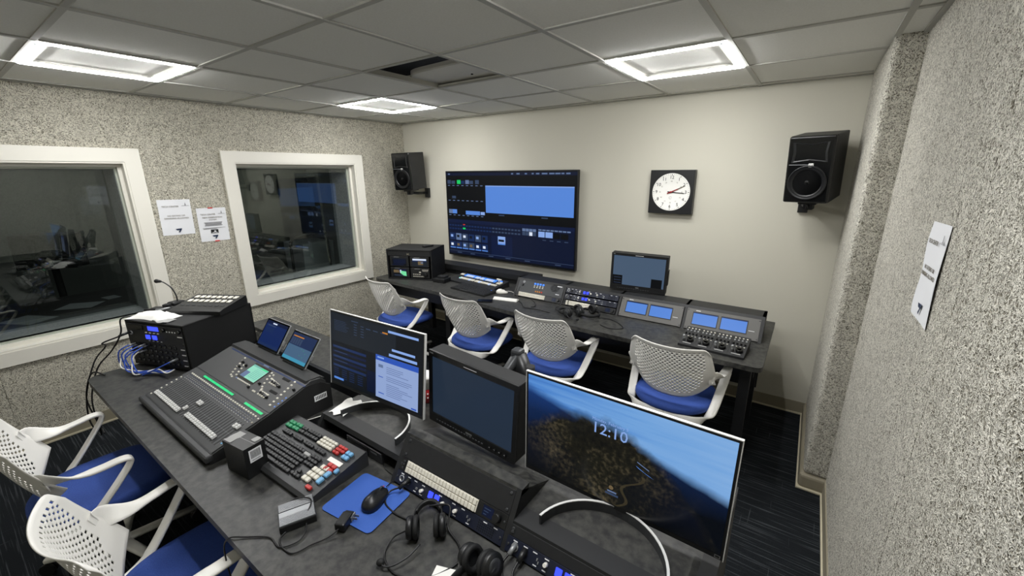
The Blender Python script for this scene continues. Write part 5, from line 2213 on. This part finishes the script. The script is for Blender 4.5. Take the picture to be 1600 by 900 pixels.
headset((2.73, -.84, ZT + .02), Matrix.Rotation(math.radians(80), 3, 'Z'), 'black headset in the heap beneath the blue lit intercoms, nearer the white chairs', True,
        mouth=[(-.098, -.06, .043), (-.13, -.1, .03), (-.13, -.15, .02), (-.1, -.18, .018)])
headset((2.90, -.80, ZT + .02), Matrix.Rotation(math.radians(-115), 3, 'Z'), 'black headset in the heap beneath the blue lit intercoms, nearer the twin blue screens', True)
for lab, pts in (
        ('black lead trailing from the talkback station across the back desk', [(2.15, -.655, .84), (2.17, -.71, .80), (2.2, -.76, .756), (2.28, -.82, .754), (2.36, -.9, .754), (2.46, -.89, .754), (2.6, -.9, .754)]),
        ('thin black lead between the talkback station and the headset heap', [(2.3, -.69, .757), (2.36, -.74, .754), (2.4, -.79, .754), (2.42, -.84, .754), (2.4, -.86, .754)]),
        ('black lead plugged into the upper blue lit intercom of the back desk', [(2.63, -.62, .865), (2.62, -.665, .83), (2.61, -.71, .78), (2.58, -.76, .755), (2.6, -.8, .754), (2.66, -.83, .756)]),
        ('black lead plugged into the lower blue lit intercom of the back desk', [(2.64, -.64, .815), (2.65, -.69, .79), (2.68, -.73, .76), (2.72, -.76, .756), (2.76, -.79, .765)]),
        ('black lead looping on the back desk below the first twin screen unit', [(2.95, -.8, .757), (3.05, -.78, .754), (3.14, -.83, .754), (3.2, -.91, .754), (3.12, -.96, .754), (3.04, -.93, .754)])):
    cable('headset_lead', lab, pts, .0032, 'cable_black')


# ---------------------------------------------------------------- chairs
def shell_pt(u, v):
    """point of the chair shell; u from -1 to 1 across, v from 0 to 1 up"""
    hw = .222 + .026 * math.sin(min(1, (1 - v) * 1.6) * PI * .5) - .03 * max(0, (.3 - v) / .3) ** 1.6
    z0 = .505 + .095 * abs(u) ** 2.8
    z1 = .88 - .035 * max(0, (abs(u) - .8) / .2) ** 2.5 - .01 * (1 - u * u)
    z = z0 + (z1 - z0) * v
    y = -.2 - .105 * v ** 1.15 + .07 * abs(u) ** 2.2 - .008 * math.sin(v * PI) + (.02 * (1 - v) ** 3)
    y -= .02 * max(0, v - .9) / .1 * .6
    return Vector((hw * u, y, z))


def chair_back():
    """perforated one-piece shell, holes are real"""
    NU, NV = 36, 28
    bm = bmesh.new()

    def pt(i, j):
        return shell_pt(-1 + 2 * i / NU, j / NV)
    g = [[bm.verts.new(pt(i, j)) for j in range(NV + 1)] for i in range(NU + 1)]
    for i in range(NU):
        for j in range(NV):
            u, v = -1 + 2 * (i + .5) / NU, (j + .5) / NV
            q = [g[i][j], g[i + 1][j], g[i + 1][j + 1], g[i][j + 1]]
            hole = (i + j) % 2 == 0 and abs(u) < .84 - .25 * max(0, .3 - v) / .3 - (.08 if .12 < v < .55 else 0) and .09 < v < .93
            if not hole:
                f = bm.faces.new(q); f.smooth = True
                continue
            c = sum((x.co for x in q), Vector()) / 4
            k = .86
            iv = [bm.verts.new(c + (x.co - c) * k) for x in q]
            for a in range(4):
                f = bm.faces.new([q[a], q[(a + 1) % 4], iv[(a + 1) % 4], iv[a]]); f.smooth = True
    return bm


def make_chair(label):
    t = thing('task_chair', label, 'chair', (0, 0, 0))
    b = MB(); b.bm.free(); b.bm = chair_back()
    o = b.build('backrest', 'chair_frame', t, recalc=False)
    m = o.modifiers.new('thick', 'SOLIDIFY'); m.thickness = .004; m.offset = 0
    # seat cushion
    b = MB()
    rings = []

    def plan(a, k):
        c, s = math.cos(a), math.sin(a)
        n = .62 if s > 0 else .78
        x = math.copysign(abs(c) ** n, c) * .235
        y = math.copysign(abs(s) ** n, s) * .25 + .01
        x *= 1 - .06 * (s < 0) * s * s
        return x * k, y * k + .01 * (1 - k)
    for k, h in ((.9, .415), (.97, .42), (1, .432), (.995, .448), (.96, .459), (.85, .4635), (.6, .461), (.3, .458), (.02, .457)):
        ring = []
        for j in range(44):
            x, y = plan(2 * PI * j / 44, k)
            ring.append((x, y, h - .02 * max(0, (y - .14) / .12) ** 2))
        rings.append(ring)
    b.rings(rings, 'blue_fabric', cap=(True, True))
    b.build('seat', 'blue_fabric', t)
    # pan below the seat
    b = MB()
    rings = [[(plan(2 * PI * j / 36, k)[0], plan(2 * PI * j / 36, k)[1], h) for j in range(36)] for k, h in ((.5, .385), (.85, .395), (.93, .415))]
    b.rings(rings, 'castor'); b.build('seat_pan', 'castor', t)
    # arms: one band from the back out to the tip, folding down and under the seat
    for s in (-1, 1):
        pts = [tuple(shell_pt(u, v)) for u, v in ((.87, .33), (.94, .325), (1.0, .32))]
        pts += [(.258, -.085, .655), (.271, -.015, .655), (.279, .05, .663), (.279, .082, .655), (.277, .078, .632),
                (.272, .045, .585), (.262, -.01, .515), (.252, -.065, .452), (.238, -.12, .412), (.205, -.178, .397), (.14, -.214, .394), (.0, -.228, .394)]
        P = spline([(s * x, y, z) for x, y, z in pts], 5)
        n = len(P)

        def wd(i):
            q = i / (n - 1)
            return .05 - .026 * max(0, min(1, (q - .09) / .15)) ** .9 + .002 * (q > .5)
        b = MB()
        b.tube(P, 0, seg=12, flat=(wd, lambda i: .0006 + .0069 * max(0, min(1, (i - n * .1) / (n * .12))), lambda i: (s * (min(1, max(.02, (i - n * .1) / (n * .16))) if i < n * .72 else max(.0, 1 - (i / n - .72) * 5)), (-.25 if i < n * .12 else 0) if i < n * .72 else .3, max(0, min(1, 1 - (i - n * .1) / (n * .16))) if i < n * .72 else min(1, (i / n - .72) * 5))))
        b.build('arm', 'chair_frame', t)
    b = MB()
    b.cyl((0, .0, .09), (0, .0, .25), .026); b.cyl((0, 0, .25), (0, 0, .39), .018); b.box((0, .0, .385), (.16, .2, .03), None, .008)
    b.build('post', 'grey_metal', t)
    b = MB()
    for k in range(5):
        a = 2 * PI * k / 5 + .3
        d = Vector((math.cos(a), math.sin(a), 0))
        b.tube([d * .02 + Vector((0, 0, .105)), d * .16 + Vector((0, 0, .095)), d * .30 + Vector((0, 0, .078))], 0, seg=10,
               flat=(lambda i: (.026, .022, .017)[i], .012, (-math.sin(a), math.cos(a), 0)))
    b.cyl((0, 0, .08), (0, 0, .12), .038)
    b.build('star_base', 'chair_frame', t)
    for k in range(5):
        a = 2 * PI * k / 5 + .3
        d = Vector((math.cos(a), math.sin(a), 0)); s = Vector((-math.sin(a), math.cos(a), 0))
        c = d * .30 + Vector((0, 0, .031))
        b = MB()
        for q in (-1, 1):
            b.cyl(c + s * q * .008 - s * .006, c + s * q * .008 + s * .006, .03, seg=18)
        b.cyl(c + Vector((0, 0, .02)), c + Vector((0, 0, .052)), .008)
        b.build('castor', 'castor', t)
    return t


G = 'white shell chairs with blue seats'
CH = [(1.0, -1.02, -.12, 'white shell chair with blue seat below the recorder box'),
      (1.985, -1.02, -.06, 'white shell chair with blue seat in front of the black keyboard'),
      (2.745, -1.03, -.03, 'white shell chair with blue seat in front of the headset heap'),
      (3.61, -1.02, -.01, 'white shell chair with blue seat in front of the camera control panel'),
      (1.655, -3.38, -.03, 'white shell chair with blue seat at the front desk, nearer the windows'),
      (2.56, -3.305, .0, 'white shell chair with blue seat at the front desk, in front of the gadget box')]
c0 = make_chair(CH[0][3])
c0.location = (CH[0][0], CH[0][1], 0); c0.rotation_euler = (0, 0, CH[0][2]); c0['group'] = G
for x, y, r, lab in CH[1:]:
    copy_thing(c0, (x, y, 0), r, lab, G)


# ---------------------------------------------------------------- in the dim room behind the glass
t = thing('studio_table', 'dark table in the dim room right behind the windows', 'table', (-1.05, -2.2, 0))
b = MB(); b.bx(-.5, .5, -2.4, 1.0, .68, .71, None, .004); b.build('tabletop', 'studio_black', t)
for x in (-.45, .45):
    for y in (-2.3, -.4, .9):
        b = MB(); b.bx(x - .02, x + .02, y - .02, y + .02, 0, .68); b.build('leg', 'studio_black', t)
for k, (x, y, r, lab) in enumerate(((-.82, -3.28, .5, 'grey sheet nearest the glass behind the larger window'), (-1.0, -2.95, .9, 'grey sheet lying midway behind the larger window'),
                                    (-1.12, -2.72, .2, 'small grey sheet behind the larger window by its right jamb'), (-.95, -1.7, .6, 'grey sheet behind the smaller window'))):
    t = thing('loose_paper', lab, 'paper', (x, y, .711), r)
    b = MB(); b.box((0, 0, .001), ((.3, .26, .14, .2)[k], (.2, .2, .1, .14)[k], .001), None); b.build('sheet', 'studio_grey', t)
t = thing('studio_cart', 'black tubular cart handle seen through the smaller window', 'cart', (-1.0, -.62, 0))
b = MB(); b.tube(spline([(.0, -.42, .02), (0, -.42, .9), (0, -.40, 1.02), (0, -.34, 1.06), (0, 0, 1.1), (0, .05, 1.06), (0, .07, .95), (0, .07, .02)], 4), .017, seg=10); b.build('handle', 'studio_black', t)
b = MB(); b.bx(-.55, 0, -.42, .07, .3, .34); b.build('shelf', 'studio_black', t)
t = thing('storage_bin', 'grey bin behind the cart handle in the dim room', 'bin', (-1.26, -.58, .3405))
b = MB(); b.prism([(-.2, 0), (.2, 0), (.24, .62), (-.24, .62)], 'y', -.3, .12); b.build('body', 'studio_grey', t)
for k, (x, y, h, lab) in enumerate(((-2.2, -2.9, 1.1, 'dark equipment box on a stand deep behind the larger window'), (-2.6, -1.7, 1.15, 'dark equipment box on a stand deep behind the smaller window'))):
    t = thing('studio_monitor', lab, 'monitor', (x, y, 0), .9)
    b = MB(); b.bx(-.25, .25, -.1, .1, h - .2, h + .15, None, .01); b.build('box', 'studio_black', t)
    b = MB(); b.cyl((0, 0, .02), (0, 0, h - .2), .03); b.cyl((0, 0, .001), (0, 0, .02), .25); b.build('stand', 'studio_black', t)
t = thing('ceiling_light', 'added unseen lamp that brightens the dim room', 'lamp', (-2.2, -2.2, 2.59))
b = MB(); b.lathe([(.001, 0), (.14, 0), (.15, -.02), (.13, -.05), (.001, -.06)], m='studio_grey'); b.build('bowl', 'studio_grey', t)
ld = bpy.data.lights.new('lamp', 'POINT'); ld.energy = 12; ld.shadow_soft_size = .1  # added fill light, lifts what shows through the windows
lo = bpy.data.objects.new('lamp', ld); C.objects.link(lo); lo.location = (-2.2, -2.2, 2.4)
